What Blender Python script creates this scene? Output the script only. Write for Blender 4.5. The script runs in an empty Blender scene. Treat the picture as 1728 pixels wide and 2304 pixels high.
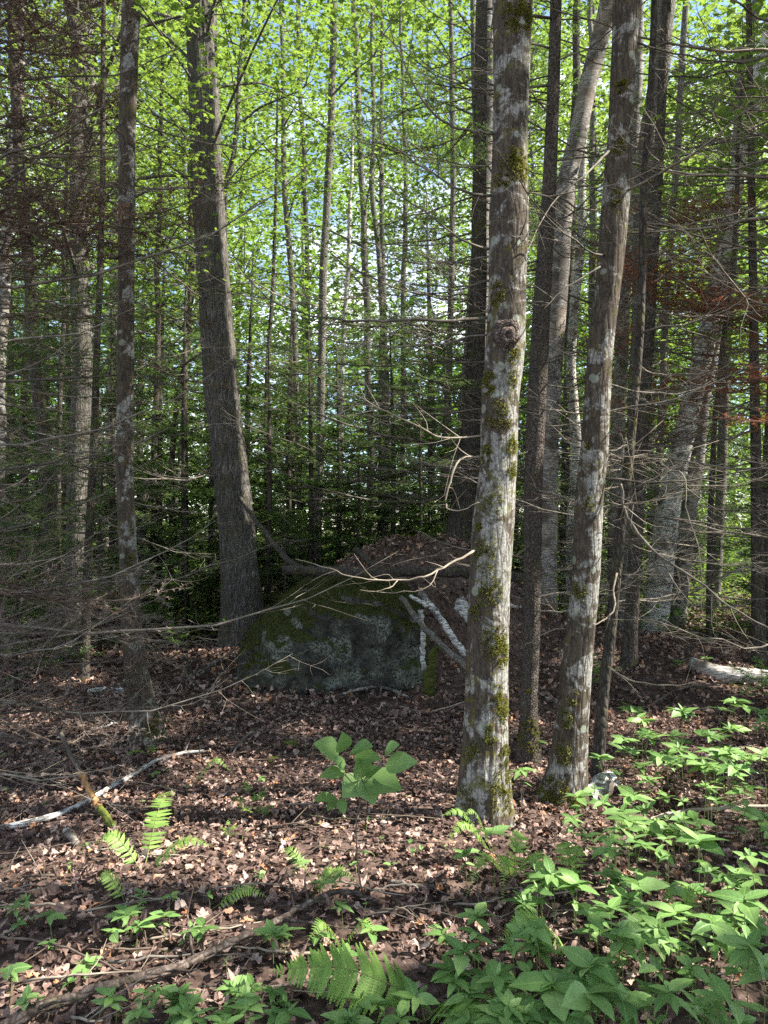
import bpy, math, random
import numpy as np
from mathutils import Vector, Matrix
random.seed(7)
RAD = math.radians
S = bpy.context.scene
COL = S.collection
# ------------------------------------------------------------------ camera, sky, sun, exposure
F = 1598.0; PITCH = RAD(1.72); EYE = 1.6
cam_d = bpy.data.cameras.new('camera'); cam = bpy.data.objects.new('camera', cam_d); COL.objects.link(cam)
cam.location = (0, 0, EYE); cam.rotation_euler = (math.pi/2 + PITCH, 0, 0)
cam_d.sensor_fit = 'VERTICAL'; cam_d.sensor_height = 24; cam_d.lens = 24*F/2304; cam_d.clip_start = .05; cam_d.clip_end = 1500
S.camera = cam
SUN_EL = 46.0; SUN_AZ = -4.0             # azimuth: degrees from +x towards +y
sd = np.array([math.cos(RAD(SUN_EL))*math.cos(RAD(SUN_AZ)), math.cos(RAD(SUN_EL))*math.sin(RAD(SUN_AZ)), math.sin(RAD(SUN_EL))])
W = bpy.data.worlds.new('World'); S.world = W; W.use_nodes = True
nt = W.node_tree; nt.nodes.clear()
def wn(t, **k):
    n = nt.nodes.new(t)
    for a, b in k.items(): setattr(n, a, b)
    return n
wo = wn('ShaderNodeOutputWorld'); bg = wn('ShaderNodeBackground'); bg.inputs['Strength'].default_value = .096
sky = wn('ShaderNodeTexSky', sky_type='NISHITA', sun_disc=False, sun_elevation=RAD(SUN_EL), sun_rotation=RAD(90-SUN_AZ))
sky.air_density = 1.0; sky.dust_density = .3; sky.ozone_density = 1.5
tc = wn('ShaderNodeTexCoord'); mp = wn('ShaderNodeMapping'); mp.inputs['Scale'].default_value = (1, 1, 2.2)
cn = wn('ShaderNodeTexNoise'); cn.inputs['Scale'].default_value = 2.6; cn.inputs['Detail'].default_value = 7; cn.inputs['Roughness'].default_value = .6
cr = wn('ShaderNodeValToRGB'); cr.color_ramp.elements[0].position = .46; cr.color_ramp.elements[1].position = .68
mx = wn('ShaderNodeMixRGB'); mx.inputs[2].default_value = (6.6, 6.5, 6.2, 1)
L = nt.links.new
L(tc.outputs['Generated'], mp.inputs[0]); L(mp.outputs[0], cn.inputs['Vector']); L(cn.outputs['Fac'], cr.inputs[0])
L(cr.outputs[0], mx.inputs[0]); L(sky.outputs[0], mx.inputs[1]); L(mx.outputs[0], bg.inputs[0]); L(bg.outputs[0], wo.inputs[0])
sl = bpy.data.lights.new('sun', 'SUN'); sl.energy = 5.0; sl.angle = RAD(.53); sl.color = (1, .95, .86)
so = bpy.data.objects.new('sun', sl); COL.objects.link(so)
so.rotation_euler = Vector(-sd).to_track_quat('-Z', 'Y').to_euler(); so.location = (8, 3, 20)
S.view_settings.view_transform = 'Standard'; S.view_settings.look = 'None'; S.view_settings.gamma = 1
S.view_settings.exposure = 2.06; S.view_settings.use_curve_mapping = False
cy = S.cycles
cy.max_bounces = 5; cy.diffuse_bounces = 3; cy.glossy_bounces = 1; cy.transmission_bounces = 3; cy.transparent_max_bounces = 2
cy.caustics_reflective = False; cy.caustics_refractive = False
cy.use_adaptive_sampling = True; cy.adaptive_threshold = .012; cy.use_denoising = False
# ------------------------------------------------------------------ space helpers (pixels are those of the 1728 x 2304 photograph)
def ray(px, py):
    a, b = (px-864)/F, -(py-1152)/F
    return np.array([a, math.cos(PITCH)-b*math.sin(PITCH), b*math.cos(PITCH)+math.sin(PITCH)])
def at(px, py, D):
    r = ray(px, py); return np.array([0, 0, EYE]) + r*(D/r[1])
def gz(x, y):
    x = np.asarray(x, float); y = np.asarray(y, float)
    z = .035*np.sin(.9*x+.5*y) + .03*np.sin(1.9*y-.7*x+1) + .02*np.sin(3.1*x+1.3*y+2) - .03
    u = ((x-.30)/1.55)**2 + ((y-9.2)/1.45)**2
    z = z + 1.42*np.exp(-np.maximum(u, 0)**1.7)
    z = z + np.exp(-np.maximum(u, 0))*(.05*np.sin(5.3*x+1)*np.sin(4.1*y+.5)+.035*np.sin(11*x+2*y)*np.cos(6*y-3*x)+.02*np.sin(19*x-7*y))
    u2 = ((x-2.3)/1.9)**2 + ((y-9.0)/1.6)**2
    z = z + .38*np.exp(-u2)
    z = z + .16*np.exp(-(((x-1.2)/1.3)**2+((y-3.0)/1.2)**2)*.7)*0
    z = z + np.clip(y-18, 0, 60)*.012
    return z
def on_ground(px, py):
    r = ray(px, py); o = np.array([0, 0, EYE]); t = 1.0
    for _ in range(4000):
        p = o + r*t
        if p[2] <= gz(p[0], p[1]): break
        t += .01 if t < 14 else .05
        if t > 90: break
    p = o + r*t; p[2] = float(gz(p[0], p[1])); return p
# ------------------------------------------------------------------ numpy noise
def _h(i, j, k, s):
    n = (i*374761393 + j*668265263 + k*2147483647 + s*1274126177).astype(np.int64)
    n = (n ^ (n >> 13))*1274126177; n = n ^ (n >> 16)
    return (n & 0xffff)/32767.5 - 1
def vn(p, s=0):
    p = np.asarray(p, float); f = np.floor(p); i = f.astype(np.int64); t = p-f; t = t*t*(3-2*t)
    r = 0
    for a in (0, 1):
        for b in (0, 1):
            for c in (0, 1):
                w = (t[:, 0] if a else 1-t[:, 0])*(t[:, 1] if b else 1-t[:, 1])*(t[:, 2] if c else 1-t[:, 2])
                r = r + w*_h(i[:, 0]+a, i[:, 1]+b, i[:, 2]+c, s)
    return r
def fbm(p, o=4, s=0):
    a, r = 1, 0
    for k in range(o): r = r + a*vn(np.asarray(p)*2**k, s+k*17); a *= .5
    return r
# ------------------------------------------------------------------ mesh helpers
class Geo:
    def __init__(s): s.V, s.T, s.M, s.n = [], [], [], 0
    def add(s, V, T, m=0):
        s.V.append(np.asarray(V, float)); s.T.append(np.asarray(T, np.int64)+s.n); s.M.append(np.full(len(T), m)); s.n += len(V); return s
    def arr(s): return np.concatenate(s.V), np.concatenate(s.T), np.concatenate(s.M)
def to_mesh(name, V, T, mats, M=None, smooth=True):
    me = bpy.data.meshes.new(name); n = len(T)
    me.vertices.add(len(V)); me.vertices.foreach_set('co', np.asarray(V, np.float32).ravel())
    me.loops.add(3*n); me.loops.foreach_set('vertex_index', np.asarray(T, np.int32).ravel())
    me.polygons.add(n); me.polygons.foreach_set('loop_start', np.arange(0, 3*n, 3, dtype=np.int32))
    me.polygons.foreach_set('loop_total', np.full(n, 3, np.int32))
    for m in (mats if isinstance(mats, (list, tuple)) else [mats]): me.materials.append(m)
    if M is not None: me.polygons.foreach_set('material_index', np.asarray(M, np.int32))
    me.polygons.foreach_set('use_smooth', np.full(n, smooth)); me.update(calc_edges=True); return me
def geo_mesh(name, g, mats, smooth=True):
    V, T, M = g.arr(); return to_mesh(name, V, T, mats, M, smooth)
def link(name, data, parent=None, loc=(0, 0, 0), rot=(0, 0, 0), sc=(1, 1, 1)):
    o = bpy.data.objects.new(name, data); COL.objects.link(o); o.location = loc; o.rotation_euler = rot; o.scale = sc
    if parent is not None: o.parent = parent
    return o
def tag(o, label=None, cat=None, group=None, kind=None):
    if label: o['label'] = label
    if cat: o['category'] = cat
    if group: o['group'] = group
    if kind: o['kind'] = kind
    return o
def thing(name, label, cat, loc=(0, 0, 0), group=None):
    return tag(link(name, None, loc=loc), label, cat, group)
def tube(P, R, sides=6, cap=True):
    P = np.asarray(P, float); n = len(P); R = np.broadcast_to(np.asarray(R, float), (n,))
    d = np.gradient(P, axis=0); d /= np.linalg.norm(d, axis=1)[:, None]+1e-9
    ref = np.array([0, 0, 1.0]) if abs(d[:, 2]).mean() < .8 else np.array([1.0, 0, 0])
    u = np.cross(d, ref); u /= np.linalg.norm(u, axis=1)[:, None]+1e-9; v = np.cross(d, u)
    a = np.arange(sides)*2*math.pi/sides
    V = (P[:, None] + R[:, None, None]*(np.cos(a)[None, :, None]*u[:, None] + np.sin(a)[None, :, None]*v[:, None])).reshape(-1, 3)
    i = np.arange(n-1)[:, None]*sides; j = np.arange(sides)[None]; k = (j+1) % sides
    A, B, C, D = (i+j).ravel(), (i+k).ravel(), (i+sides+k).ravel(), (i+sides+j).ravel()
    T = np.concatenate([np.stack([A, B, C], 1), np.stack([A, C, D], 1)])
    if cap:
        V = np.concatenate([V, P[:1], P[-1:]]); c0, c1 = n*sides, n*sides+1; jj = np.arange(sides); kk = (jj+1) % sides
        T = np.concatenate([T, np.stack([kk, jj, np.full(sides, c0)], 1), np.stack([(n-1)*sides+jj, (n-1)*sides+kk, np.full(sides, c1)], 1)])
    return V, T
def smooth_path(P, n):
    P = np.asarray(P, float); m = len(P)
    if m == 2:
        t = np.linspace(0, 1, n)[:, None]; return P[0]*(1-t)+P[1]*t
    Q = np.concatenate([[2*P[0]-P[1]], P, [2*P[-1]-P[-2]]]); out = []
    for t in np.linspace(0, m-1-1e-6, n):
        i = int(t); u = t-i; a, b, c, d = Q[i], Q[i+1], Q[i+2], Q[i+3]
        out.append(.5*((2*b)+(c-a)*u+(2*a-5*b+4*c-d)*u*u+(3*b-a-3*c+d)*u**3))
    return np.array(out)
def rotmats(n, rs, tilt=.5, zr=None):
    """random yaw then a tilt about a random horizontal axis; (n,3,3)"""
    yaw = rs.uniform(0, 2*math.pi, n) if zr is None else zr
    ax = rs.uniform(0, 2*math.pi, n); th = rs.normal(0, tilt, n) if np.isscalar(tilt) else tilt
    c, s = np.cos(yaw), np.sin(yaw); Z = np.zeros((n, 3, 3)); Z[:, 0, 0] = c; Z[:, 0, 1] = -s; Z[:, 1, 0] = s; Z[:, 1, 1] = c; Z[:, 2, 2] = 1
    kx, ky = np.cos(ax), np.sin(ax); ct, st = np.cos(th), np.sin(th); K = np.zeros((n, 3, 3))
    K[:, 0, 0] = ct+kx*kx*(1-ct); K[:, 0, 1] = kx*ky*(1-ct); K[:, 0, 2] = ky*st
    K[:, 1, 0] = kx*ky*(1-ct); K[:, 1, 1] = ct+ky*ky*(1-ct); K[:, 1, 2] = -kx*st
    K[:, 2, 0] = -ky*st; K[:, 2, 1] = kx*st; K[:, 2, 2] = ct
    return K @ Z
def batch(tv, tt, R, P, sc):
    n = len(P); V = np.einsum('nij,vj->nvi', R, tv)*np.asarray(sc).reshape(n, 1, 1) + P[:, None]
    T = tt[None] + (np.arange(n)*len(tv))[:, None, None]
    return V.reshape(-1, 3), T.reshape(-1, 3)
# ------------------------------------------------------------------ materials
class NB:
    def __init__(s, name):
        s.m = bpy.data.materials.new(name); s.m.use_nodes = True; s.t = s.m.node_tree; s.t.nodes.clear(); s.l = s.t.links.new
        s.out = s.n('ShaderNodeOutputMaterial')
    def n(s, t, **k):
        x = s.t.nodes.new(t)
        for a, b in k.items(): setattr(x, a, b)
        return x
    def put(s, v, inp):
        if hasattr(v, 'links') or isinstance(v, bpy.types.NodeSocket): s.l(v, inp)
        else: inp.default_value = (*v, 1) if isinstance(v, tuple) and len(v) == 3 and inp.type == 'RGBA' else v
    def vec(s, sc=(1, 1, 1), which='Object'):
        c = s.n('ShaderNodeTexCoord'); m = s.n('ShaderNodeMapping'); m.inputs['Scale'].default_value = sc; s.l(c.outputs[which], m.inputs[0]); return m.outputs[0]
    def noise(s, scale, detail=4, vec=None, rough=.55, dist=0):
        x = s.n('ShaderNodeTexNoise'); x.inputs['Scale'].default_value = scale; x.inputs['Detail'].default_value = detail
        x.inputs['Roughness'].default_value = rough; x.inputs['Distortion'].default_value = dist
        s.l(vec if vec is not None else s.vec(), x.inputs['Vector']); return x.outputs['Fac']
    def voro(s, scale, vec=None, feat='F1', out='Distance'):
        x = s.n('ShaderNodeTexVoronoi', feature=feat); x.inputs['Scale'].default_value = scale
        s.l(vec if vec is not None else s.vec(), x.inputs['Vector']); return x.outputs[out]
    def ramp(s, f, st, interp='LINEAR'):
        x = s.n('ShaderNodeValToRGB'); e = x.color_ramp.elements; x.color_ramp.interpolation = interp
        while len(e) < len(st): e.new(.5)
        for i, (p, c) in enumerate(st): e[i].position = p; e[i].color = (*c, 1) if isinstance(c, tuple) else (c, c, c, 1)
        s.put(f, x.inputs[0]); return x.outputs[0]
    def mix(s, f, a, b, mode='MIX'):
        x = s.n('ShaderNodeMixRGB', blend_type=mode); s.put(f, x.inputs[0]); s.put(a, x.inputs[1]); s.put(b, x.inputs[2]); return x.outputs[0]
    def math(s, op, a, b=0.0):
        x = s.n('ShaderNodeMath', operation=op); s.put(a, x.inputs[0]); s.put(b, x.inputs[1]); return x.outputs[0]
    def bsdf(s, col, rough=.8, bump=None, bs=.5, bd=.01, spec=.3, sheen=0):
        p = s.n('ShaderNodeBsdfPrincipled'); s.put(col, p.inputs['Base Color']); s.put(rough, p.inputs['Roughness']); p.inputs['Specular IOR Level'].default_value = spec
        if bump is not None:
            b = s.n('ShaderNodeBump'); b.inputs['Strength'].default_value = bs; b.inputs['Distance'].default_value = bd; s.l(bump, b.inputs['Height']); s.l(b.outputs[0], p.inputs['Normal'])
        return p.outputs[0]
    def done(s, sh): s.l(sh, s.out.inputs[0]); return s.m
    def rnd_island(s): return s.n('ShaderNodeNewGeometry').outputs['Random Per Island']
    def rnd_obj(s): return s.n('ShaderNodeObjectInfo').outputs['Random']
    def sep(s, v):
        x = s.n('ShaderNodeSeparateXYZ'); s.l(v, x.inputs[0]); return x.outputs
def leaf_mat(name, stops, trans, tf=.4, rough=.5, obj=False, veins=False, spec=.35, blotch=True):
    b = NB(name); r = b.rnd_obj() if obj else b.rnd_island()
    col = b.ramp(r, stops)
    if blotch:
        n = b.noise(25 if obj else 3, 3); col = b.mix(b.ramp(n, [(.45, 0.0), (.75, .35)]), col, stops[0][1])
    if 'dead_leaf' in name: col = b.mix(.8, col, b.ramp(b.noise(4.5 if obj else 70, 5, None, .7), [(.35, .45), (.65, 1.45)]), 'MULTIPLY')
    bump = None
    if veins:
        x, y, z = b.sep(b.vec()); ay = b.math('ABSOLUTE', y); rib = b.ramp(ay, [(0, 1.0), (.0018, 1.0), (.0035, 0.0)])
        w = b.math('SINE', b.math('MULTIPLY', b.math('SUBTRACT', x, b.math('MULTIPLY', ay, .8)), 420)); vw = b.ramp(w, [(.86, 0.0), (.99, .5)])
        v = b.math('MAXIMUM', rib, vw); col = b.mix(b.math('MULTIPLY', v, .35), col, trans); bump = b.math('SUBTRACT', b.noise(90, 3), b.math('MULTIPLY', v, .8))
    p = b.bsdf(col, rough, bump, .35, .004, spec)
    t = b.n('ShaderNodeBsdfTranslucent'); b.put(b.mix(.5, col, trans, 'MIX'), t.inputs[0])
    ms = b.n('ShaderNodeMixShader'); ms.inputs[0].default_value = tf; b.l(p, ms.inputs[1]); b.l(t.outputs[0], ms.inputs[2]); return b.done(ms.outputs[0])
def m_mossbark(name, moss=.5, fiss=1.0, warm=0.0, zs=.25, thr=.552):
    b = NB(name); v = b.vec((1, 1, zs)); iso = b.vec()
    f = b.noise(38, 6, v, .65); cr = b.voro(30, b.vec((1, 1, .16)), 'DISTANCE_TO_EDGE')
    pale = b.ramp(b.noise(60, 5, iso), [(.3, (.16, .152, .135)), (.6, (.28, .268, .24)), (.8, (.41, .39, .35))])
    dark = b.ramp(f, [(.3, (.03, .024, .018)), (.7, (.10+warm*.6, .076+warm*.4, .056))])
    big = b.noise(5.5, 6, iso, .68, .6)
    nx, ny, nz = b.sep(b.n('ShaderNodeNewGeometry').outputs['Normal']); big = b.math('SUBTRACT', b.math('ADD', big, b.math('MULTIPLY', b.noise(22, 5, iso, .7), .16)), b.math('MULTIPLY', nx, .035))
    c = b.mix(b.ramp(big, [(thr, 0.0), (thr+.05, .95)]), pale, dark)
    c = b.mix(b.ramp(b.noise(16, 6, iso, .7), [(.60, 0.0), (.66, .85)]), c, (.035, .03, .022))
    c = b.mix(b.ramp(cr, [(0, .75*fiss), (.09, 0.0)]), c, (.03, .024, .02))
    c = b.mix(.75, c, b.ramp(b.noise(150, 8, b.vec((1, 1, .5)), .8), [(.38, .25), (.5, .95), (.62, 1.35)]), 'MULTIPLY'); sp = b.ramp(b.noise(55, 4, iso, .8), [(.60, 0.0), (.64, .8)]); c = b.mix(sp, c, (.03, .026, .02))
    lw = b.ramp(b.voro(7, iso), [(.16, .8), (.2, 0.0)])
    c = b.mix(b.math('MULTIPLY', lw, .55), c, (.33, .37, .29))
    mo = b.ramp(b.noise(9, 7, iso, .75, .4), [(.62-.14*moss, 0.0), (.70-.14*moss, 1.0)])
    c = b.mix(b.math('MULTIPLY', mo, .8), c, b.ramp(b.noise(120, 3, iso), [(.3, (.035, .034, .010)), (.7, (.14, .125, .025))]))
    h = b.math('ADD', b.math('MULTIPLY', f, .7), b.math('ADD', b.math('MULTIPLY', b.ramp(cr, [(0, 0.0), (.2, 1.0)]), .7*fiss), b.math('MULTIPLY', b.noise(90, 6, iso), .45)))
    return b.done(b.bsdf(c, .92, h, .8, .006, .12))
def m_roughbark(name, c0, c1, c2, sc=26, zs=.12, green=0.0, crack=.8):
    b = NB(name); v = b.vec((1, 1, zs)); iso = b.vec()
    n = b.noise(sc, 7, v, .7, .5); cr = b.voro(sc*.9, b.vec((1, 1, zs*1.6)), 'DISTANCE_TO_EDGE')
    c = b.ramp(n, [(.32, c0), (.52, c1), (.72, c2)])
    c = b.mix(b.ramp(b.noise(3, 5, iso), [(.42, 0.0), (.66, .55)]), c, tuple(x*.5 for x in c1))
    c = b.mix(b.ramp(cr, [(0, crack), (.12, 0.0)]), c, c0); c = b.mix(.5, c, b.ramp(b.noise(110, 6, b.vec((1, 1, .4)), .75), [(.35, .35), (.65, 1.5)]), 'MULTIPLY')
    if green: c = b.mix(b.ramp(b.noise(6, 6, iso, .7), [(.52, 0.0), (.64, green)]), c, (.10, .10, .025))
    h = b.math('ADD', n, b.math('MULTIPLY', b.ramp(cr, [(0, 0.0), (.25, 1.0)]), .8))
    return b.done(b.bsdf(c, .95, h, .9, .008, .1))
def m_birch(name, pale=(.55, .54, .50), dark=.5, spread=.1):
    b = NB(name); iso = b.vec(); hv = b.vec((1, 1, 7))
    c = b.ramp(b.noise(20, 5, iso), [(.3, tuple(x*.72 for x in pale)), (.7, pale)])
    l = b.noise(14, 5, hv, .7, .3); c = b.mix(b.ramp(l, [(.61-spread, 0.0), (.66-spread, .85)]), c, (.05, .045, .04))
    c = b.mix(b.ramp(b.noise(4, 6, iso, .7), [(.62-dark*.12, 0.0), (.70-dark*.12, .9)]), c, (.045, .038, .032))
    c = b.mix(b.ramp(b.noise(2.4, 4, iso), [(.45, 0.0), (.7, .5)]), c, (.24, .18, .13))
    return b.done(b.bsdf(c, .8, b.math('ADD', l, b.noise(60, 4, iso)), .5, .004, .2))
def m_plain(name, stops, scale=30, zs=1, rough=.9, obj=False, bs=.5):
    b = NB(name); n = b.noise(scale, 5, b.vec((1, 1, zs)), .6); c = b.ramp(n, stops)
    if obj: c = b.mix(1, c, b.ramp(b.rnd_obj(), [(0, .62), (1, 1.35)]), 'MULTIPLY')
    return b.done(b.bsdf(c, rough, n, bs, .005, .15))
M = {}
M['moss_tree'] = m_mossbark('bark_lichen_moss', .6, .8)
M['moss_tree_dark'] = m_mossbark('bark_lichen_dark', .3, 1.0, .01, .25, .525); M['blotched'] = m_mossbark('bark_blotched', .3, .8, .015, .3, .485)
M['maple'] = m_roughbark('bark_ridged', (.025, .02, .017), (.11, .10, .088), (.36, .33, .30), 62, .10, .3, .5)
M['spruce'] = m_roughbark('bark_scaly', (.03, .024, .02), (.10, .083, .07), (.21, .18, .155), 60, .5, .2)
M['dark_bark'] = m_roughbark('bark_dark', (.022, .019, .016), (.075, .064, .054), (.16, .14, .12), 34, .25, .35)
M['grey_bark'] = m_roughbark('bark_grey', (.05, .045, .038), (.15, .14, .12), (.27, .25, .22), 30, .35, .2)
M['birch'] = m_birch('bark_birch', (.66, .64, .58), .9, .12)
M['birch_old'] = m_birch('bark_old_birch', (.36, .34, .31), 1.2, .15)
M['birch_log'] = m_birch('bark_birch_log', (.56, .55, .52), 1.0, .12)
M['twig'] = m_plain('dead_twig', [(.3, (.06, .052, .042)), (.55, (.15, .13, .105)), (.75, (.30, .26, .215))], 9, 1, obj=True)
M['pale_twig'] = m_plain('pale_twig', [(.3, (.15, .12, .09)), (.7, (.32, .27, .21))], 12)
M['brown_twig'] = m_plain('brown_twig', [(.3, (.06, .045, .035)), (.7, (.16, .12, .09))], 14)
M['soil'] = m_plain('forest_soil', [(.3, (.03, .02, .016)), (.5, (.075, .05, .04)), (.72, (.15, .105, .088))], 26, 1, .95, bs=1)
M['orange_wood'] = m_plain('stripped_wood', [(.3, (.20, .10, .04)), (.7, (.44, .25, .11))], 40, .15)
M['stump_moss'] = m_plain('stump_moss', [(.3, (.02, .024, .006)), (.7, (.075, .085, .018))], 60); M['moss'] = m_plain('moss', [(.3, (.035, .045, .008)), (.7, (.12, .14, .025))], 60)
def m_rock():
    b = NB('lichen_rock'); iso = b.vec(); g = b.n('ShaderNodeNewGeometry'); nx, ny, nz = b.sep(g.outputs['Normal'])
    c = b.ramp(b.noise(9, 8, iso, .72), [(.35, (.014, .014, .011)), (.55, (.05, .050, .041)), (.72, (.115, .115, .09))])
    li = b.math('MULTIPLY', b.ramp(b.noise(3.2, 5, iso, .6, .5), [(.48, 0.0), (.60, 1.0)]), b.ramp(b.noise(40, 5, iso, .7), [(.44, 0.0), (.56, .9)]))
    c = b.mix(li, c, (.19, .21, .165))
    up = b.math('ADD', b.math('MULTIPLY', b.ramp(nz, [(.15, 0.0), (.55, 1.0)]), .5), b.math('MULTIPLY', b.noise(5, 7, iso, .72), .8))
    mo = b.ramp(up, [(.52, 0.0), (.64, 1.0)]); c = b.mix(.6, c, b.ramp(b.noise(30, 8, iso, .8), [(.35, .3), (.6, 1.3)]), 'MULTIPLY'); c = b.mix(mo, c, b.ramp(b.noise(70, 4, iso), [(.3, (.02, .026, .006)), (.7, (.05, .056, .015))]))
    h = b.math('ADD', b.noise(14, 9, iso, .72), b.math('MULTIPLY', b.math('MULTIPLY', mo, b.noise(90, 3, iso)), .5))
    return b.done(b.bsdf(c, .92, h, 1.0, .02, .15))
M['rock'] = m_rock()
LIT = [(0, (.035, .022, .017)), (.28, (.088, .054, .042)), (.55, (.175, .11, .088)), (.78, (.295, .20, .165)), (.9, (.43, .325, .275)), (.955, (.36, .16, .07)), (1, (.45, .34, .26))]
M['litter'] = leaf_mat('dead_leaf', LIT, (.35, .2, .14), .12, .75, spec=.2)
M['litter_obj'] = leaf_mat('dead_leaf_single', LIT, (.35, .2, .14), .12, .7, obj=True, spec=.25)
M['canopy'] = leaf_mat('maple_leaf', [(0, (.035, .08, .016)), (.5, (.085, .155, .026)), (1, (.15, .225, .04))], (.33, .46, .06), .52, .5, spec=.3, blotch=False)
M['canopy2'] = leaf_mat('birch_leaf', [(0, (.04, .09, .018)), (.5, (.07, .14, .025)), (1, (.11, .19, .035))], (.26, .42, .05), .48, .5, spec=.3, blotch=False)
M['needle'] = leaf_mat('fir_needle', [(0, (.04, .07, .02)), (.6, (.075, .125, .036)), (1, (.12, .18, .055))], (.22, .36, .08), .38, .55, blotch=False)
M['rust'] = leaf_mat('rusty_needle', [(0, (.15, .05, .025)), (.6, (.31, .10, .05)), (1, (.42, .17, .09))], (.5, .16, .07), .32, .7, blotch=False)
M['brown_needle'] = leaf_mat('brown_needle', [(0, (.06, .045, .037)), (.6, (.12, .09, .073)), (1, (.21, .17, .14))], (.3, .18, .12), .2, .8, blotch=False)
M['aster'] = leaf_mat('whorl_leaf', [(0, (.08, .16, .045)), (.35, (.13, .24, .07)), (.7, (.18, .30, .09)), (1, (.23, .35, .12))], (.28, .46, .10), .35, .45, obj=True, veins=True)
M['hobble'] = leaf_mat('broad_leaf', [(0, (.11, .20, .06)), (.5, (.14, .24, .075)), (1, (.18, .29, .10))], (.26, .44, .10), .42, .5, obj=True, veins=True)
M['fern'] = leaf_mat('fern_leaf', [(0, (.13, .24, .045)), (.5, (.18, .31, .06)), (1, (.23, .37, .08))], (.38, .58, .10), .4, .5, obj=True, blotch=False)
M['stem'] = m_plain('green_stem', [(.3, (.10, .13, .04)), (.7, (.18, .2, .07))], 20)
M['mosstuft'] = leaf_mat('moss_tuft', [(0, (.05, .055, .012)), (.5, (.13, .13, .022)), (1, (.25, .23, .05))], (.3, .3, .05), .3, .8, blotch=False)
# ------------------------------------------------------------------ leaf and branch templates (numpy)
def fan(pts, c=(0, 0, 0)):
    V = np.array([c]+list(pts), float); n = len(pts); T = np.array([(0, i+1, (i+1) % n+1) for i in range(n)]); return V, T
def t_maple(rs=None, curl=.15):
    ang = [-150, -120, -95, -62, -38, -22, 0, 22, 38, 62, 95, 120, 150]; rr = [.32, .5, .30, .78, .42, .45, 1, .45, .42, .78, .30, .5, .32]
    p = [(r*math.cos(RAD(a))*.5, r*math.sin(RAD(a))*.5, 0) for a, r in zip(ang, rr)]
    V, T = fan(p, (-.08, 0, .03)); V[:, 2] -= curl*np.abs(V[:, 1])**1.3 + curl*.6*V[:, 0]**2; return V, T
def t_tri(): return np.array([(-.55, -.05, .03), (.3, -.42, -.04), (.45, .42, .05)], float), np.array([(0, 1, 2)])
def t_rhomb(): return np.array([(-.5, 0, 0), (0, -.32, .06), (.5, 0, -.04), (0, .32, .06)], float), np.array([(0, 1, 2), (0, 2, 3)])
def t_dead(seed, n=9):
    rs = np.random.RandomState(seed); a = np.sort(rs.uniform(0, 2*math.pi, n)+0); a = np.linspace(0, 2*math.pi, n, endpoint=False)+rs.uniform(-.2, .2, n)
    r = rs.uniform(.28, .55, n); r[::2] *= 1.15; p = np.stack([r*np.cos(a)*1.15, r*np.sin(a)*.85, 0*a], 1)
    V, T = fan(p); k = rs.uniform(-1.2, 1.2, 2); ax = rs.uniform(0, math.pi); q = V[:, 0]*math.cos(ax)+V[:, 1]*math.sin(ax)
    V[:, 2] = abs(k[0])*q*q*1.2 + k[1]*.35*V[:, 0]*V[:, 1] + rs.uniform(-.07, .07, len(V)); return V, T
def t_crumple(seed, n=13):
    rs = np.random.RandomState(seed); a = np.linspace(0, 2*math.pi, n, endpoint=False)+rs.uniform(-.12, .12, n); r = .42+rs.uniform(.02, .13)*np.cos((3+seed % 3)*a+rs.uniform(0, 6))+rs.uniform(-.07, .07, n)
    V, T = fan(np.stack([r*np.cos(a)*1.1, r*np.sin(a)*rs.uniform(.5, .95), 0*a], 1)); ax = rs.uniform(0, math.pi); q = V[:, 0]*math.cos(ax)+V[:, 1]*math.sin(ax); k = rs.uniform(.6, 2.9)
    V[:, 2] = k*q*q*rs.choice([-1, 1, 1]) + rs.uniform(-.9, .9)*V[:, 0]*V[:, 1] + rs.uniform(-.10, .10, len(V)); return V, T
def t_fallen(seed):
    rs = np.random.RandomState(seed); V, T = t_maple(None, .0); V = V.copy(); ax = rs.uniform(0, math.pi); q = V[:, 0]*math.cos(ax)+V[:, 1]*math.sin(ax); V[:, 2] = rs.uniform(.3, 1.3)*q*q*rs.choice([-1, 1])+rs.uniform(-1, 1)*V[:, 0]*V[:, 1]+rs.uniform(-.05, .05, len(V)); return V, T
def curve_leaf(L_, W_, n=7, fold=.25, droop=.35, serr=.0, shape='ovate', seed=0):
    rs = np.random.RandomState(seed); V, T = [], []
    for i in range(n+1):
        t = i/n
        w = {'ovate': math.sin(math.pi*t**.8)**.85*(1-.25*t), 'lance': math.sin(math.pi*t**.95)**1.15, 'round': math.sin(math.pi*min(1, t*.93+.035)**.8)**.55}[shape]
        w = w*W_/2*(1+(serr if i % 2 else -serr)); x = L_*t; z = -droop*L_*t*t + .08*L_*t
        if i in (0, n): w = .0008
        V += [(x-(serr*.02), -w, z+fold*w+rs.uniform(-.03, .03)*w), (x, 0, z), (x-(serr*.02), w, z+fold*w+rs.uniform(-.03, .03)*w)]
    for i in range(n):
        a = 3*i
        for k in (0, 1): T += [(a+k, a+k+3, a+k+4), (a+k, a+k+4, a+k+1)]
    return np.array(V), np.array(T)
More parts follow.
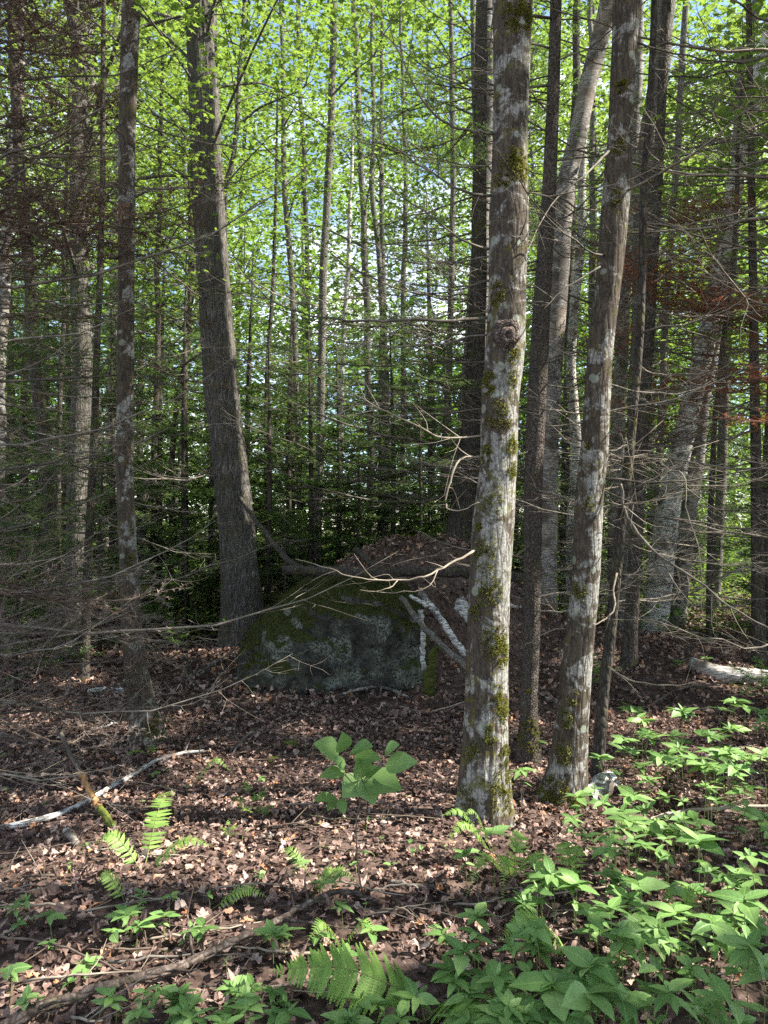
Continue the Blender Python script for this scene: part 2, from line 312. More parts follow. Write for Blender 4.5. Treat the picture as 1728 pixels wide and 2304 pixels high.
def dead_branch(seed, Ln, needles=0, r0=.009, sag=.22, up=.30, dens=1.0, nsize=.016, nw=.17):
    """a conifer bough along +x: sagging axis, alternating side twigs, finer twigs on those; needles > 0 adds leaf-like needles (material 1)"""
    rs = np.random.RandomState(seed); g = Geo(); NP, ND = [], []
    n = 12; t = np.linspace(0, 1, n); wy = rs.normal(0, .02, n).cumsum()*Ln*.5
    P = np.stack([Ln*t, wy, Ln*(-sag*t+up*t**2.3)+rs.normal(0, .006, n)*Ln], 1); g.add(*tube(P, r0*(1-t)**.8+.0012, 5))
    def twig(p0, d, l, r, dep):
        m = 5; q = [p0]; dd = d.copy()
        for _ in range(m-1):
            dd = dd + rs.normal(0, .13, 3)+np.array([0.04, 0, .05]); dd /= np.linalg.norm(dd); q.append(q[-1]+dd*l/(m-1))
        q = np.array(q); g.add(*tube(q, np.linspace(r, .0006, m), 3, False))
        if needles:
            k = max(3, int(l/needles)); u = rs.uniform(.05, 1, k)*(m-1); i = np.minimum(u.astype(int), m-2); f = (u-i)[:, None]
            NP.append(q[i]*(1-f)+q[i+1]*f); ND.append(q[i+1]-q[i])
        if dep > 0:
            for _ in range(rs.randint(1, 4) if not needles else rs.randint(3, 6)):
                j = rs.randint(1, m-1); s = rs.choice([-1, 1]); e = q[j+1]-q[j]; e /= np.linalg.norm(e)+1e-9
                nd = e*.6 + s*np.array([-e[1], e[0], rs.uniform(-.2, .3)])*.8; nd /= np.linalg.norm(nd); twig(q[j], nd, l*rs.uniform(.3, .55), r*.6, dep-1)
    k = int(17*dens*Ln/1.5+6); s = 1
    for tt in np.linspace(.14, .99, k):
        i = min(int(tt*(n-1)), n-2); f = tt*(n-1)-i; p = P[i]*(1-f)+P[i+1]*f; s = -s
        if rs.rand() < .12: continue
        a = RAD(rs.uniform(35, 75)); e = np.array([math.cos(a), s*math.sin(a), rs.uniform(-.25, .3)])
        twig(p, e/np.linalg.norm(e), Ln*(.12+.30*(1-tt))*rs.uniform(.5, 1.25), r0*.28*(1-tt)+.0013, 1)
    if needles:
        C = np.concatenate(NP); D = np.concatenate(ND); D /= np.linalg.norm(D, axis=1)[:, None]+1e-9; m = len(C)
        side = np.stack([-D[:, 1], D[:, 0], 0*D[:, 0]], 1)*rs.choice([-1, 1], m)[:, None]
        dr = side*.85+D*.55+rs.normal(0, .22, (m, 3)); dr /= np.linalg.norm(dr, axis=1)[:, None]
        l = nsize*rs.uniform(.7, 1.3, m)[:, None]; w = D*nsize*nw
        V = np.stack([C-w, C+w, C+dr*l], 1).reshape(-1, 3); T = np.arange(3*m).reshape(-1, 3); g.add(V, T, 1)
    return g
# ------------------------------------------------------------------ gaps cut through the leaf crowns along the sun, shaping chosen sun patches
def well_list():
    w = []
    for px, py, r in [(600, 1765, .32), (515, 1800, .22), (720, 1775, .26), (850, 1770, .22), (620, 1915, .30), (740, 1935, .34), (860, 1930, .30), (450, 1850, .16), (240, 1930, .16), (150, 1830, .12),
                      (1190, 1745, .17), (1140, 1880, .24), (1230, 1870, .30), (1330, 1860, .24), (960, 1925, .15), (1010, 1745, .1), (1370, 1740, .25), (1480, 1650, .34), (1600, 1670, .36), (1700, 1690, .3),
                      (1450, 1840, .2), (1590, 1800, .2), (470, 1710, .18), (350, 1640, .12), (10, 1440, .5), (240, 1450, .55), (150, 1530, .2), (1480, 1390, .7), (1640, 1380, .9), (1650, 1290, 2.2), (1400, 1290, 1.2),
                      (1660, 1530, .3), (1150, 1640, .14), (1280, 1660, .16), (800, 1470, .0), (1330, 1480, .2), (350, 1330, 1.0), (100, 1350, .8)]:
        w.append((*on_ground(px, py), r*1.12))
    for px, py, r in [(150, 2010, .06), (290, 2150, .06), (500, 2090, .07), (700, 2170, .06), (90, 2210, .06), (420, 2230, .05), (60, 1960, .08), (360, 1960, .07), (980, 2100, .08), (1200, 2080, .10), (1420, 2010, .12), (1600, 2050, .10), (1350, 2180, .10), (1650, 2200, .1), (860, 2120, .07), (240, 1640, .1), (420, 1620, .1), (700, 1640, .08), (920, 1650, .08), (60, 1620, .15), (560, 1580, .06)]: w.append((*on_ground(px, py), r))
    for px, py, D, r in [(600, 1150, 12, .6), (700, 1060, 12.5, .7), (650, 940, 13, .7), (760, 1150, 12.5, .5), (820, 1000, 13, .8), (900, 1120, 12.5, .6), (960, 980, 13, .7), (880, 880, 14, .7), (560, 900, 13, .6), (720, 850, 15, .8), (420, 1180, 12, .7), (380, 1050, 13, .7), (300, 1180, 12, .6), (1180, 1100, 14, .6), (330, 900, 13, .6), (1620, 1080, 14, 1.0), (1680, 1180, 13, .9), (1560, 1200, 14, .8), (1450, 1150, 15, .7), (60, 1200, 12, .6), (1350, 1200, 14, .5)]: w.append((*at(px, py, D), r))
    def air(px, y0, y1, D, r, st=60):
        for y in range(y0, y1, st): w.append((*at(px if np.isscalar(px) else px[0]+(px[1]-px[0])*(y-y0)/(y1-y0), y, D), r))
    air((1190, 1135), 480, 1000, 4.0, .17); air((1130, 1110), 1010, 1740, 4.0, .17)
    air((1360, 1330), 600, 700, 4.3, .1); air((1290, 1300), 1580, 1780, 4.3, .14); air((1385, 1400), 1150, 1500, 5, .04)
    air((470, 500), 300, 820, 9.8, .32, 90); air((530, 545), 930, 1150, 9.8, .25, 90)
    air((180, 170), 800, 1400, 9.2, .22, 90); air((1290, 1290), 830, 1060, 11, .25, 90); air((1700, 1510), 200, 1150, 12, .5, 120)
    air((1320, 1260), 200, 800, 9, .18, 120); air((1180, 1185), 1430, 1640, 5.2, .06)
    return np.array([x for x in w if x[3] > 0])
WELLS = well_list()
def keep(P, rs, fuzz=.3):
    k = np.ones(len(P), bool); j = 1+rs.uniform(-fuzz, fuzz, len(P))
    for c in WELLS:
        d = P-c[:3]; t = d@sd; pr = np.linalg.norm(d-t[:, None]*sd, axis=1); k &= ~((t > .5) & (pr < c[3]*1.2*j+.09))
    return k
# ------------------------------------------------------------------ the ground
def spaced():
    a = np.concatenate([np.arange(0, 8, .12), np.arange(8, 22, .4), np.geomspace(22, 600, 26)]); return a
xs = spaced(); xs = np.concatenate([-xs[:0:-1], xs]); ys = np.concatenate([-np.geomspace(1, 300, 14)[::-1], np.arange(0, 13, .12), np.arange(13, 30, .5), np.geomspace(30, 900, 26)])
XX, YY = np.meshgrid(xs, ys); ZZ = gz(XX, YY); near = np.exp(-((XX/12)**2+((YY-6)/12)**2))
ZZ = ZZ + .018*near*fbm(np.stack([XX.ravel()*3, YY.ravel()*3, 0*XX.ravel()], 1), 3).reshape(XX.shape) - .012
nx_, ny_ = len(xs), len(ys); I = (np.arange(ny_-1)[:, None]*nx_+np.arange(nx_-1)[None]).ravel()
GT = np.concatenate([np.stack([I, I+1, I+nx_+1], 1), np.stack([I, I+nx_+1, I+nx_], 1)])
tag(link('ground', to_mesh('ground', np.stack([XX.ravel(), YY.ravel(), ZZ.ravel()], 1), GT, M['soil'])), 'brown forest floor of soil under fallen leaves', kind='structure')
# leaf litter
def in_rock(x, y): return ((x+.5)/1.0)**2+((y-7.75)/.62)**2 < 1
def litter(name, n, y0, y1, s0, s1, temps, seed, lift, label, tilt=.62):
    rs = np.random.RandomState(seed); g = Geo()
    y = np.sqrt(rs.uniform(y0*y0, y1*y1, n)); x = rs.uniform(-1, 1, n)*(y*.62+.8)
    k = ~in_rock(x, y); x, y = x[k], y[k]; z = gz(x, y)+rs.uniform(0, lift, len(x)); P = np.stack([x, y, z], 1); idx = rs.randint(0, len(temps), len(x))
    for i, (tv, tt) in enumerate(temps):
        q = P[idx == i]; g.add(*batch(tv, tt, rotmats(len(q), rs, tilt), q, s0+(s1-s0)*rs.beta(1.6, 2.2, len(q))))
    return tag(link(name, geo_mesh(name, g, M['litter'], False)), label, kind='stuff')
D9 = [t_crumple(i, 15) for i in range(10)]; D6 = [t_crumple(20+i, 8) for i in range(7)]
litter('leaf_litter', 34000, 1.7, 6.5, .016, .066, D9, 1, .035, 'dry brown fallen leaves carpeting the near forest floor')
litter('leaf_litter', 34000, 6.2, 15, .04, .10, D6, 2, .05, 'dry brown fallen leaves carpeting the floor around the boulder')
litter('leaf_litter', 16000, 14.5, 34, .10, .24, [t_rhomb()], 3, .06, 'brown fallen leaves covering the distant forest floor')
rs = np.random.RandomState(11)
# the 300 nearest leaves, each its own thing
dmesh = [to_mesh('dead_leaf', *(t_fallen(i) if i < 3 else t_crumple(61+i, 17)), M['litter_obj'], smooth=False) for i in range(8)]
for i in range(300):
    y = math.sqrt(rs.uniform(2.25**2, 3.3**2)); x = rs.uniform(-.52, .40)*y
    col = rs.randint(0, 8); s = rs.uniform(.05, .085)
    o = link('dead_leaf', dmesh[col], loc=(x, y, float(gz(x, y))+rs.uniform(.02, .045)), rot=(rs.normal(0, .3), rs.normal(0, .3), rs.uniform(0, 6.3)), sc=(s, s, s))
    tag(o, 'dry curled brown leaf lying on the near leaf litter', 'dead leaf', 'fallen leaves lying nearest on the forest floor')
# twigs and needles mixed in the litter
g = Geo()
for i in range(1500):
    y = math.sqrt(rs.uniform(1.9**2, 12**2)); x = rs.uniform(-.6, .6)*y
    if in_rock(x, y): continue
    a = rs.uniform(0, math.pi); l = rs.uniform(.04, .32)*(1+y*.07); t = np.linspace(-.5, .5, 5); X = x+t*l*math.cos(a); Y = y+t*l*math.sin(a)+rs.normal(0, .03*l, 5)
    g.add(*tube(np.stack([X, Y, gz(X, Y)+rs.uniform(.02, .05)+t*rs.normal(0, .04)], 1), rs.uniform(.0012, .004), 3))
tag(link('twig_litter', geo_mesh('twig_litter', g, M['brown_twig'])), 'thin broken twigs scattered through the leaf litter', kind='stuff')
# ------------------------------------------------------------------ the boulder
import bmesh
def boulder():
    t = thing('boulder', 'large dark boulder with moss on its sloping top and pale green lichen on its face', 'boulder', (-.55, 7.7, 0))
    out = [(535, 1570), (530, 1500), (560, 1440), (610, 1380), (655, 1325), (710, 1296), (800, 1288), (880, 1296), (930, 1345), (962, 1430), (985, 1545)]
    pts = []
    for px, py in out: p = at(px, py, 7.45); p[2] = min(p[2], 1.22) if py > 1600 else p[2]; pts.append(p)
    for px, py in [(560, 1600), (700, 1620), (850, 1610), (960, 1590), (600, 1480), (700, 1400), (820, 1370), (900, 1420), (800, 1500)]: pts.append(at(px, py, 7.12))
    for px, py in out: q = at(px, py, 8.5); q[0] *= .9; q[2] = q[2]*.92+.03; pts.append(q)
    bm = bmesh.new()
    for p in pts: bm.verts.new(p)
    bmesh.ops.convex_hull(bm, input=bm.verts); bmesh.ops.triangulate(bm, faces=bm.faces)
    for _ in range(2): bmesh.ops.subdivide_edges(bm, edges=bm.edges, cuts=2, use_grid_fill=True); bmesh.ops.triangulate(bm, faces=bm.faces); bmesh.ops.smooth_vert(bm, verts=bm.verts, factor=.5, use_axis_x=True, use_axis_y=True, use_axis_z=True); bmesh.ops.smooth_vert(bm, verts=bm.verts, factor=.5, use_axis_x=True, use_axis_y=True, use_axis_z=True)
    bmesh.ops.subdivide_edges(bm, edges=[e for e in bm.edges if e.calc_length() > .03], cuts=1, use_grid_fill=True); bmesh.ops.triangulate(bm, faces=bm.faces)
    bm.normal_update(); co = np.array([v.co for v in bm.verts]); no = np.array([v.normal for v in bm.verts])
    d = .055+.05*fbm(co*1.3, 2, 3)-.05*np.exp(-(np.abs(vn(co*[1.6, 1.6, 2.4], 12))/.05)**2)-.02*np.exp(-(np.abs(vn(co*[4, 4, 5], 13))/.06)**2)+.035*fbm(co*2.6, 3, 4)+.03*fbm(co*6, 4, 9)+.012*np.abs(fbm(co*16, 3, 5))
    co = co+no*d[:, None]-np.array(t.location)
    for v, c in zip(bm.verts, co): v.co = c
    me = bpy.data.meshes.new('rock'); bm.to_mesh(me); bm.free(); me.materials.append(M['rock'])
    for p in me.polygons: p.use_smooth = True
    link('rock', me, t)
    # moss tufts on the sloping shoulder
    r = np.random.RandomState(5); n = np.array([p.normal for p in me.polygons]); c = np.array([p.center for p in me.polygons])
    w = (n[:, 2] > .25) & (fbm(c*3, 3, 8) > -.35); ids = np.where(w)[0]; ids = r.choice(ids, 16000)
    P = c[ids]+r.normal(0, .012, (16000, 3)); R = rotmats(16000, r, .9); tv = np.array([(-.5, 0, 0), (.5, 0, 0), (0, .1, 1.6)]); g = Geo(); g.add(*batch(tv, np.array([[0, 1, 2]]), R, P, r.uniform(.006, .016, 16000)))
    b = NB('boulder_moss'); M['bmoss'] = b.done(b.bsdf(b.ramp(b.rnd_island(), [(0, (.014, .018, .005)), (.7, (.045, .052, .012)), (1, (.09, .095, .025))]), .9, spec=.1))
    tag(link('moss', geo_mesh('moss', g, M['bmoss'], False), t), kind='stuff')
    return t
BLD = boulder()
# ------------------------------------------------------------------ trunks
def trunk_geo(nodes, D, H, base_flare=1.35, sides=20, step=.2, amp=.04, style='smooth', seed=0, lean_damp=.5, zb=None, dev=0):
    """nodes: (px, py, width px) top to bottom at depth D; continued down to the ground and up to height H; returns V, T, base, axis function"""
    P = [at(px, py, D) for px, py, w in nodes]; R = [w/2/F*D for px, py, w in nodes]
    a, b = P[-1], P[-2]; s = (a-b)/(abs(a[2]-b[2])+1e-6); g0 = float(gz(a[0], a[1])) if zb is None else zb
    if a[2] > g0: k = a[2]-g0+.06; P.append(a+s*k*np.array([1, 1, 1])); P[-1][2] = g0-.06; R.append(R[-1]*1.04)
    P, R = P[::-1], R[::-1]
    e = P[-1]-P[-2]; e = e/max(e[2], .05); top = P[-1].copy()
    if H > top[2]+.3:
        k = H-top[2]
        for f in (.33, .66, 1.0): P.append(top+np.array([e[0]*lean_damp, e[1]*lean_damp, 1])*k*f); R.append(R[len(nodes)-1 if len(R) > len(nodes) else -1]*(1-.85*f) if False else R[-1]*(1-.30*f))
    P = np.array(P); R = np.array(R); z = P[:, 2]; zv = min(P[-4][2]+.4, z[-1]) if H > top[2]+.3 else z[-1]; zz = np.concatenate([np.arange(z[0], zv, step), np.arange(zv, z[-1], max(step, .3)), z[-1:]]); zz = np.unique(zz)
    fine = smooth_path(np.column_stack([P, R]), max(40, len(P)*12)); fz = np.maximum.accumulate(fine[:, 2]+np.arange(len(fine))*1e-7)
    ax = np.column_stack([np.interp(zz, fz, fine[:, k]) for k in (0, 1)]); rr = np.interp(zz, fz, fine[:, 3])
    if dev: ax += np.stack([vn(np.column_stack([zz*1.1, zz*0, zz*0]), seed)*dev, vn(np.column_stack([zz*1.1, zz*0+5, zz*0]), seed+1)*dev], 1)
    h = zz-zz[0]; fl = 1+(base_flare-1)*np.exp(-h/(rr[0]*1.8+.02)); th = np.arange(sides)*2*math.pi/sides
    TH, ZG = np.meshgrid(th, zz); r2 = rr[:, None]*fl[:, None]
    c = np.stack([np.cos(TH).ravel(), np.sin(TH).ravel(), ZG.ravel()], 1); rm = np.repeat(rr, sides)
    if style == 'ridged':
        q = np.stack([c[:, 0]*rm*22, c[:, 1]*rm*22, c[:, 2]*2.6], 1); w = vn(q*.35, seed)*1.2; q[:, :2] += w[:, None]*.5
        f = 1-2*np.abs(vn(q, seed+1)); f2 = 1-2*np.abs(vn(q*2.1, seed+2)); d = amp*(f*.7+f2*.35)+.02*fbm(np.stack([c[:, 0]*1.5, c[:, 1]*1.5, c[:, 2]*2], 1), 3, seed)
    elif style == 'fissured':
        q = np.stack([c[:, 0]*rm*34, c[:, 1]*rm*34, c[:, 2]*3.0], 1); lo = np.clip(1.15-(c[:, 2]-zz[0])/1.5, .12, 1)
        f = 1-2*np.abs(vn(q, seed+1)); f2 = 1-2*np.abs(vn(q*2.3, seed+2)); d = amp*lo*(f*.8+f2*.4)+.030*fbm(np.stack([c[:, 0]*1.6, c[:, 1]*1.6, c[:, 2]*2.4], 1), 4, seed)+.012*fbm(np.stack([c[:, 0]*9, c[:, 1]*9, c[:, 2]*16], 1), 3, seed)
    else: d = amp*fbm(np.stack([c[:, 0]*1.6, c[:, 1]*1.6, c[:, 2]*2.5], 1), 3, seed)
    # root lobes at the foot
    lob = .18*np.exp(-np.repeat(h, sides)/.16)*np.sin(c[:, 0]*3.1+seed)*np.cos(c[:, 1]*4.2+seed*2)*(base_flare > 1.1)
    r3 = r2.repeat(sides, 1).ravel()*(1+d+lob) if r2.shape[1] == 1 else r2.ravel()
    V = np.stack([np.repeat(ax[:, 0], sides)+c[:, 0]*r3, np.repeat(ax[:, 1], sides)+c[:, 1]*r3, c[:, 2]], 1)
    n = len(zz); i = np.arange(n-1)[:, None]*sides; j = np.arange(sides)[None]; k = (j+1) % sides
    A, B, C, E = (i+j).ravel(), (i+k).ravel(), (i+sides+k).ravel(), (i+sides+j).ravel(); T = np.concatenate([np.stack([A, B, C], 1), np.stack([A, C, E], 1)])
    V = np.concatenate([V, [[ax[-1, 0], ax[-1, 1], zz[-1]+.01]]]); jj = (n-1)*sides+np.arange(sides); T = np.concatenate([T, np.stack([jj, (n-1)*sides+(np.arange(sides)+1) % sides, np.full(sides, n*sides)], 1)])
    axf = lambda zq: np.array([np.interp(zq, zz, ax[:, 0]), np.interp(zq, zz, ax[:, 1]), zq]); rf = lambda zq: float(np.interp(zq, zz, rr))
    return V, T, np.array([ax[0, 0], ax[0, 1], zz[0]+.06]), axf, rf
class Tree: pass
def tree(name, label, cat, nodes, D, H, mat, group='tree trunks of the forest', **kw):
    V, T, base, axf, rf = trunk_geo(nodes, D, H, **kw); t = thing(name, label, cat, tuple(base), group)
    link('trunk', to_mesh('trunk', V-base, T, mat), t); o = Tree(); o.t, o.base, o.ax, o.r, o.H, o.V = t, base, axf, rf, H, V; return o
def add_part(tr, name, g, mats, kind=None, smooth=True):
    V, T, Mi = g.arr(); o = link(name, to_mesh(name, V-tr.base, T, mats, Mi, smooth), tr.t); return tag(o, kind=kind) if kind else o
# deciduous crown: limbs and layered sprays of leaves
def crown(tr, z0, z1, R, ncl, per, size, mat=None, seed=0, leaf=None, limb_r=.02, offs=(0, 0), spr=.62, bark='grey_bark', flat=.11):
    rs = np.random.RandomState(seed); gl, gb = Geo(), Geo(); tv, tt = leaf or t_rhomb(); PP = []
    for i in range(ncl):
        u = (i+.5)/ncl; z = z0+(z1-z0)*u; a = i*2.399+rs.uniform(-.5, .5); prof = math.sin(math.pi*min(1, .12+.8*u))**.6
        rch = R*prof*math.sqrt(rs.uniform(.12, 1)); s = tr.ax(min(z-rch*.35, tr.H-.1)); c = tr.ax(min(z, tr.H))+np.array([offs[0]+rch*math.cos(a), offs[1]+rch*math.sin(a), 0]); c[2] = z+rs.uniform(-.3, .3)
        mid = (s+c)/2+np.array([0, 0, .12*rch])+rs.normal(0, .06, 3); p = smooth_path([s, mid, c], 6)
        lk = keep(p, rs, 0).all()
        if lk: gb.add(*tube(p, np.linspace(limb_r*(.5+rch/R), .004, 6), 4, False))
        m = int(per*rs.uniform(.6, 1.4)); q = rs.normal(0, 1, (m, 3))*np.array([spr, spr, flat]); q[:, 2] -= .12*(q[:, 0]**2+q[:, 1]**2); q = q+c
        for k in range(4 if lk else 0):
            e = c+np.array([rs.normal(0, spr), rs.normal(0, spr), -.05]); gb.add(*tube(smooth_path([c, (c+e)/2+rs.normal(0, .04, 3), e], 4), [.006, .004, .002, .001], 3, False))
        PP.append(q)
    P = np.concatenate(PP); P = P[keep(P, rs)]; gl.add(*batch(tv, tt, rotmats(len(P), rs, .42), P, rs.uniform(.65, 1.25, len(P))*size))
    if gb.n: add_part(tr, 'branches', gb, M[bark])
    add_part(tr, 'crown', gl, mat or M['canopy'], smooth=False)
def px_branch(tr, pts, r0, r1=.0015, mat='twig', n=18, name='branch', twigs=0, seed=0, tl=.25):
    """a branch through given places: pts = (px, py, depth)"""
    rs = np.random.RandomState(seed); P = smooth_path([at(*p) for p in pts], n); P[1:-1] += rs.normal(0, .0028, (n-2, 3)); r0 *= .8; g = Geo(); g.add(*tube(P, np.linspace(r0, r1, n), 6))
    for k in range(twigs):
        i = rs.randint(2, n-2); d = P[i+1]-P[i]; d /= np.linalg.norm(d); sd_ = np.cross(d, [0, 1, 0])*rs.choice([-1, 1]); e = d*.7+sd_*.6+rs.normal(0, .2, 3); e /= np.linalg.norm(e); l = tl*rs.uniform(.4, 1.2)
        q = smooth_path([P[i], P[i]+e*l*.5+rs.normal(0, .02, 3), P[i]+e*l+np.array([0, 0, .1*l])+rs.normal(0, .03, 3)], 6); g.add(*tube(q, np.linspace(r0*.4, .0008, 6), 3, False))
    if tr is None: return g
    return add_part(tr, name, g, M[mat])
def moss_tufts(tr, spots, n, seed=0, size=.008):
    """small moss leaves on the bark round the spots (px, py, depth, radius)"""
    rs = np.random.RandomState(seed); V = tr.V; g = Geo(); PP = []
    cen = np.array([[tr.ax(z)[0], tr.ax(z)[1], z] for z in np.linspace(tr.base[2], 5.5, 60)])
    for px, py, D, r, m in spots:
        c = at(px, py, D); d = np.linalg.norm((V-c)*[1, 1, .8], axis=1); ids = np.where(d < r*1.0)[0]
        if len(ids) == 0: continue
        w = np.exp(-(d[ids]/r*1.3)**2)*(vn(V[ids]*45, seed) > -.15)+1e-6; ids = rs.choice(ids, m, p=w/w.sum()); PP.append(V[ids]+rs.normal(0, .004, (m, 3)))
    P = np.concatenate(PP); N = P-np.stack([np.interp(P[:, 2], cen[:, 2], cen[:, 0]), np.interp(P[:, 2], cen[:, 2], cen[:, 1]), P[:, 2]], 1); N /= np.linalg.norm(N, axis=1)[:, None]+1e-9
    n_ = len(P); tip = P+(N*.9+rs.normal(0, .55, (n_, 3)))*size*rs.uniform(.6, 1.6, n_)[:, None]; s = rs.normal(0, 1, (n_, 3))*size*.28
    g.add(np.stack([P-s-N*.002, P+s-N*.002, tip], 1).reshape(-1, 3), np.arange(3*n_).reshape(-1, 3)); add_part(tr, 'moss', g, M['mosstuft'], 'stuff', False)
NEAR_GROUP = 'tree trunks of the forest'
T1 = tree('mossy_tree', 'nearest straight trunk, pale with green moss clumps and a dark knot', 'tree',
          [(1154, -60, 92), (1152, 100, 86), (1147, 330, 78), (1145, 500, 88), (1142, 640, 84), (1137, 780, 88), (1125, 900, 84), (1120, 1050, 84), (1108, 1200, 92), (1098, 1400, 90), (1094, 1600, 92), (1088, 1790, 100)], 4.0, 11,
          M['moss_tree'], sides=110, step=.011, amp=.085, style='fissured', seed=4, base_flare=1.3)
moss_tufts(T1, [(1170, 30, 3.9, .10, 2600), (1165, 370, 3.9, .09, 2600), (1130, 395, 3.9, .06, 900), (1150, 800, 3.9, .05, 500), (1155, 850, 3.9, .05, 400), (1120, 940, 3.9, .08, 900), (1155, 1000, 3.9, .05, 500), (1085, 1020, 3.9, .06, 600), (1160, 1060, 3.9, .05, 500),
                (1090, 1250, 3.9, .08, 1000), (1115, 1450, 3.9, .09, 1700), (1140, 1480, 3.9, .06, 700), (1100, 1650, 3.9, .05, 900), (1135, 1600, 3.9, .06, 900), (1130, 1780, 3.9, .10, 1600), (1050, 1800, 3.9, .07, 600), (1140, 1700, 3.9, .05, 500), (1080, 140, 3.9, .1, 1400), (1075, 230, 3.9, .08, 900), (1110, 660, 3.9, .07, 700), (1085, 860, 3.9, .08, 1100), (1110, 1130, 3.9, .06, 500), (1065, 1180, 3.9, .05, 500), (1100, 1330, 3.9, .08, 1300), (1060, 1380, 3.9, .05, 500), (1115, 1560, 3.9, .05, 600), (1065, 1690, 3.9, .05, 500)], 0, 3)
def knot(tr, px, py, D, r, name='knot'):
    c = at(px, py, D); g = Geo(); n = 10
    for a, s, d in ((0, 1.0, .35), (.5, .62, .75)):
        th, ph = np.meshgrid(np.linspace(0, 2*math.pi, 22, endpoint=False), np.linspace(.05, math.pi/2*1.5, n)); V = np.stack([np.sin(ph)*np.cos(th), -np.cos(ph)*d, np.sin(ph)*np.sin(th)*1.2], -1).reshape(-1, 3)
        rad = np.sqrt(V[:, 0]**2+V[:, 2]**2); V[:, 1] += .55*np.exp(-(rad/.42)**2); V = V*r*s*(1+.18*fbm(V*2.5+a*9, 3, 7)[:, None])+c+np.array([.1*r*a, -.25*r*a, -.6*r*a])
        i = np.arange(n-1)[:, None]*22; j = np.arange(22)[None]; k = (j+1) % 22; A, B, C, E = (i+j).ravel(), (i+k).ravel(), (i+22+k).ravel(), (i+22+j).ravel(); g.add(V, np.concatenate([np.stack([A, B, C], 1), np.stack([A, C, E], 1)]))
    add_part(tr, name, g, M['knot'])
M['knot'] = m_roughbark('knot_bark', (.03, .022, .02), (.12, .09, .075), (.28, .23, .2), 50, .8)
knot(T1, 1140, 750, 3.90, .075)
T2 = tree('mossy_tree', 'second near trunk, grey and mossy at its foot, leaning right beside the thin crooked trunk', 'tree',
          [(1412, -60, 62), (1404, 120, 56), (1395, 300, 54), (1388, 420, 62), (1372, 600, 58), (1350, 800, 56), (1338, 1000, 60), (1325, 1130, 62), (1318, 1300, 62), (1297, 1500, 64), (1280, 1700, 70), (1262, 1800, 84)], 4.35, 11,
          M['moss_tree_dark'], sides=80, step=.014, amp=.085, style='fissured', seed=9, base_flare=1.4)
moss_tufts(T2, [(1390, 325, 4.25, .06, 700), (1385, 440, 4.25, .05, 500), (1325, 1135, 4.25, .05, 400), (1290, 1570, 4.25, .04, 300), (1265, 1700, 4.25, .06, 900), (1240, 1800, 4.25, .12, 3000), (1290, 1810, 4.25, .07, 1600), (1330, 700, 4.25, .05, 500), (1318, 1000, 4.25, .05, 500), (1300, 1330, 4.25, .06, 700), (1270, 1620, 4.25, .05, 700), (1395, 180, 4.25, .06, 600)], 0, 5)
T3 = tree('spruce', 'slim scaly trunk with mossy foot just right of the nearest trunk', 'tree',
          [(1252, -60, 26), (1245, 200, 28), (1236, 420, 32), (1222, 640, 38), (1210, 860, 42), (1200, 1100, 42), (1197, 1400, 36), (1190, 1600, 38), (1190, 1680, 46)], 5.2, 9,
          M['spruce'], sides=40, step=.03, amp=.04, style='fissured', seed=14, base_flare=1.2)
moss_tufts(T3, [(1190, 1660, 5.1, .12, 2600), (1185, 1560, 5.1, .05, 500)], 0, 6)
T4 = tree('crooked_sapling', 'thin crooked dark trunk rising from beside the peeled birch bark', 'tree',
          [(1475, -60, 14), (1468, 200, 15), (1452, 420, 16), (1446, 640, 17), (1434, 820, 18), (1415, 1000, 20), (1404, 1090, 23), (1392, 1200, 24), (1382, 1330, 24), (1372, 1450, 25), (1358, 1560, 26), (1346, 1720, 27)], 4.75, 8,
          M['dark_bark'], sides=24, step=.04, amp=.06, seed=21, base_flare=1.1, dev=.012)
T5 = tree('spruce', 'dark straight spruce trunk behind the thin crooked trunk', 'tree',
          [(1500, 0, 20), (1480, 400, 22), (1462, 700, 25), (1448, 950, 26), (1432, 1200, 28), (1420, 1400, 30), (1415, 1470, 34)], 7.6, 10, M['dark_bark'], sides=20, step=.1, amp=.05, seed=23)
L1 = tree('maple', 'thick ridged grey maple trunk standing left behind the boulder', 'tree',
          [(452, -60, 64), (455, 120, 64), (462, 300, 66), (470, 480, 68), (482, 640, 68), (496, 850, 72), (512, 1000, 74), (526, 1120, 76), (540, 1280, 76), (548, 1420, 84), (552, 1470, 92)], 9.8, 17,
          M['maple'], sides=140, step=.03, amp=.085, style='ridged', seed=31, base_flare=1.45)
L2 = tree('mossy_tree', 'grey trunk blotched with brown bark and moss at its right foot, left foreground', 'tree',
          [(297, -60, 40), (292, 100, 40), (286, 300, 37), (285, 500, 36), (283, 750, 36), (282, 950, 37), (282, 1100, 38), (290, 1280, 40), (300, 1450, 46), (322, 1600, 56), (330, 1665, 66)], 5.5, 11,
          M['blotched'], sides=60, step=.02, amp=.06, style='fissured', seed=37, base_flare=1.4)
moss_tufts(L2, [(350, 1640, 5.45, .10, 2600), (293, 1260, 5.4, .06, 500)], 0, 8)
L3 = tree('maple', 'sunlit brown ridged trunk at the left between the dark spruces', 'tree',
          [(150, -60, 34), (178, 120, 34), (176, 400, 36), (178, 650, 38), (186, 830, 42), (176, 1020, 44), (172, 1250, 42), (166, 1430, 40), (160, 1500, 46)], 9.2, 14, M['maple'], sides=60, step=.05, amp=.05, style='ridged', seed=41)
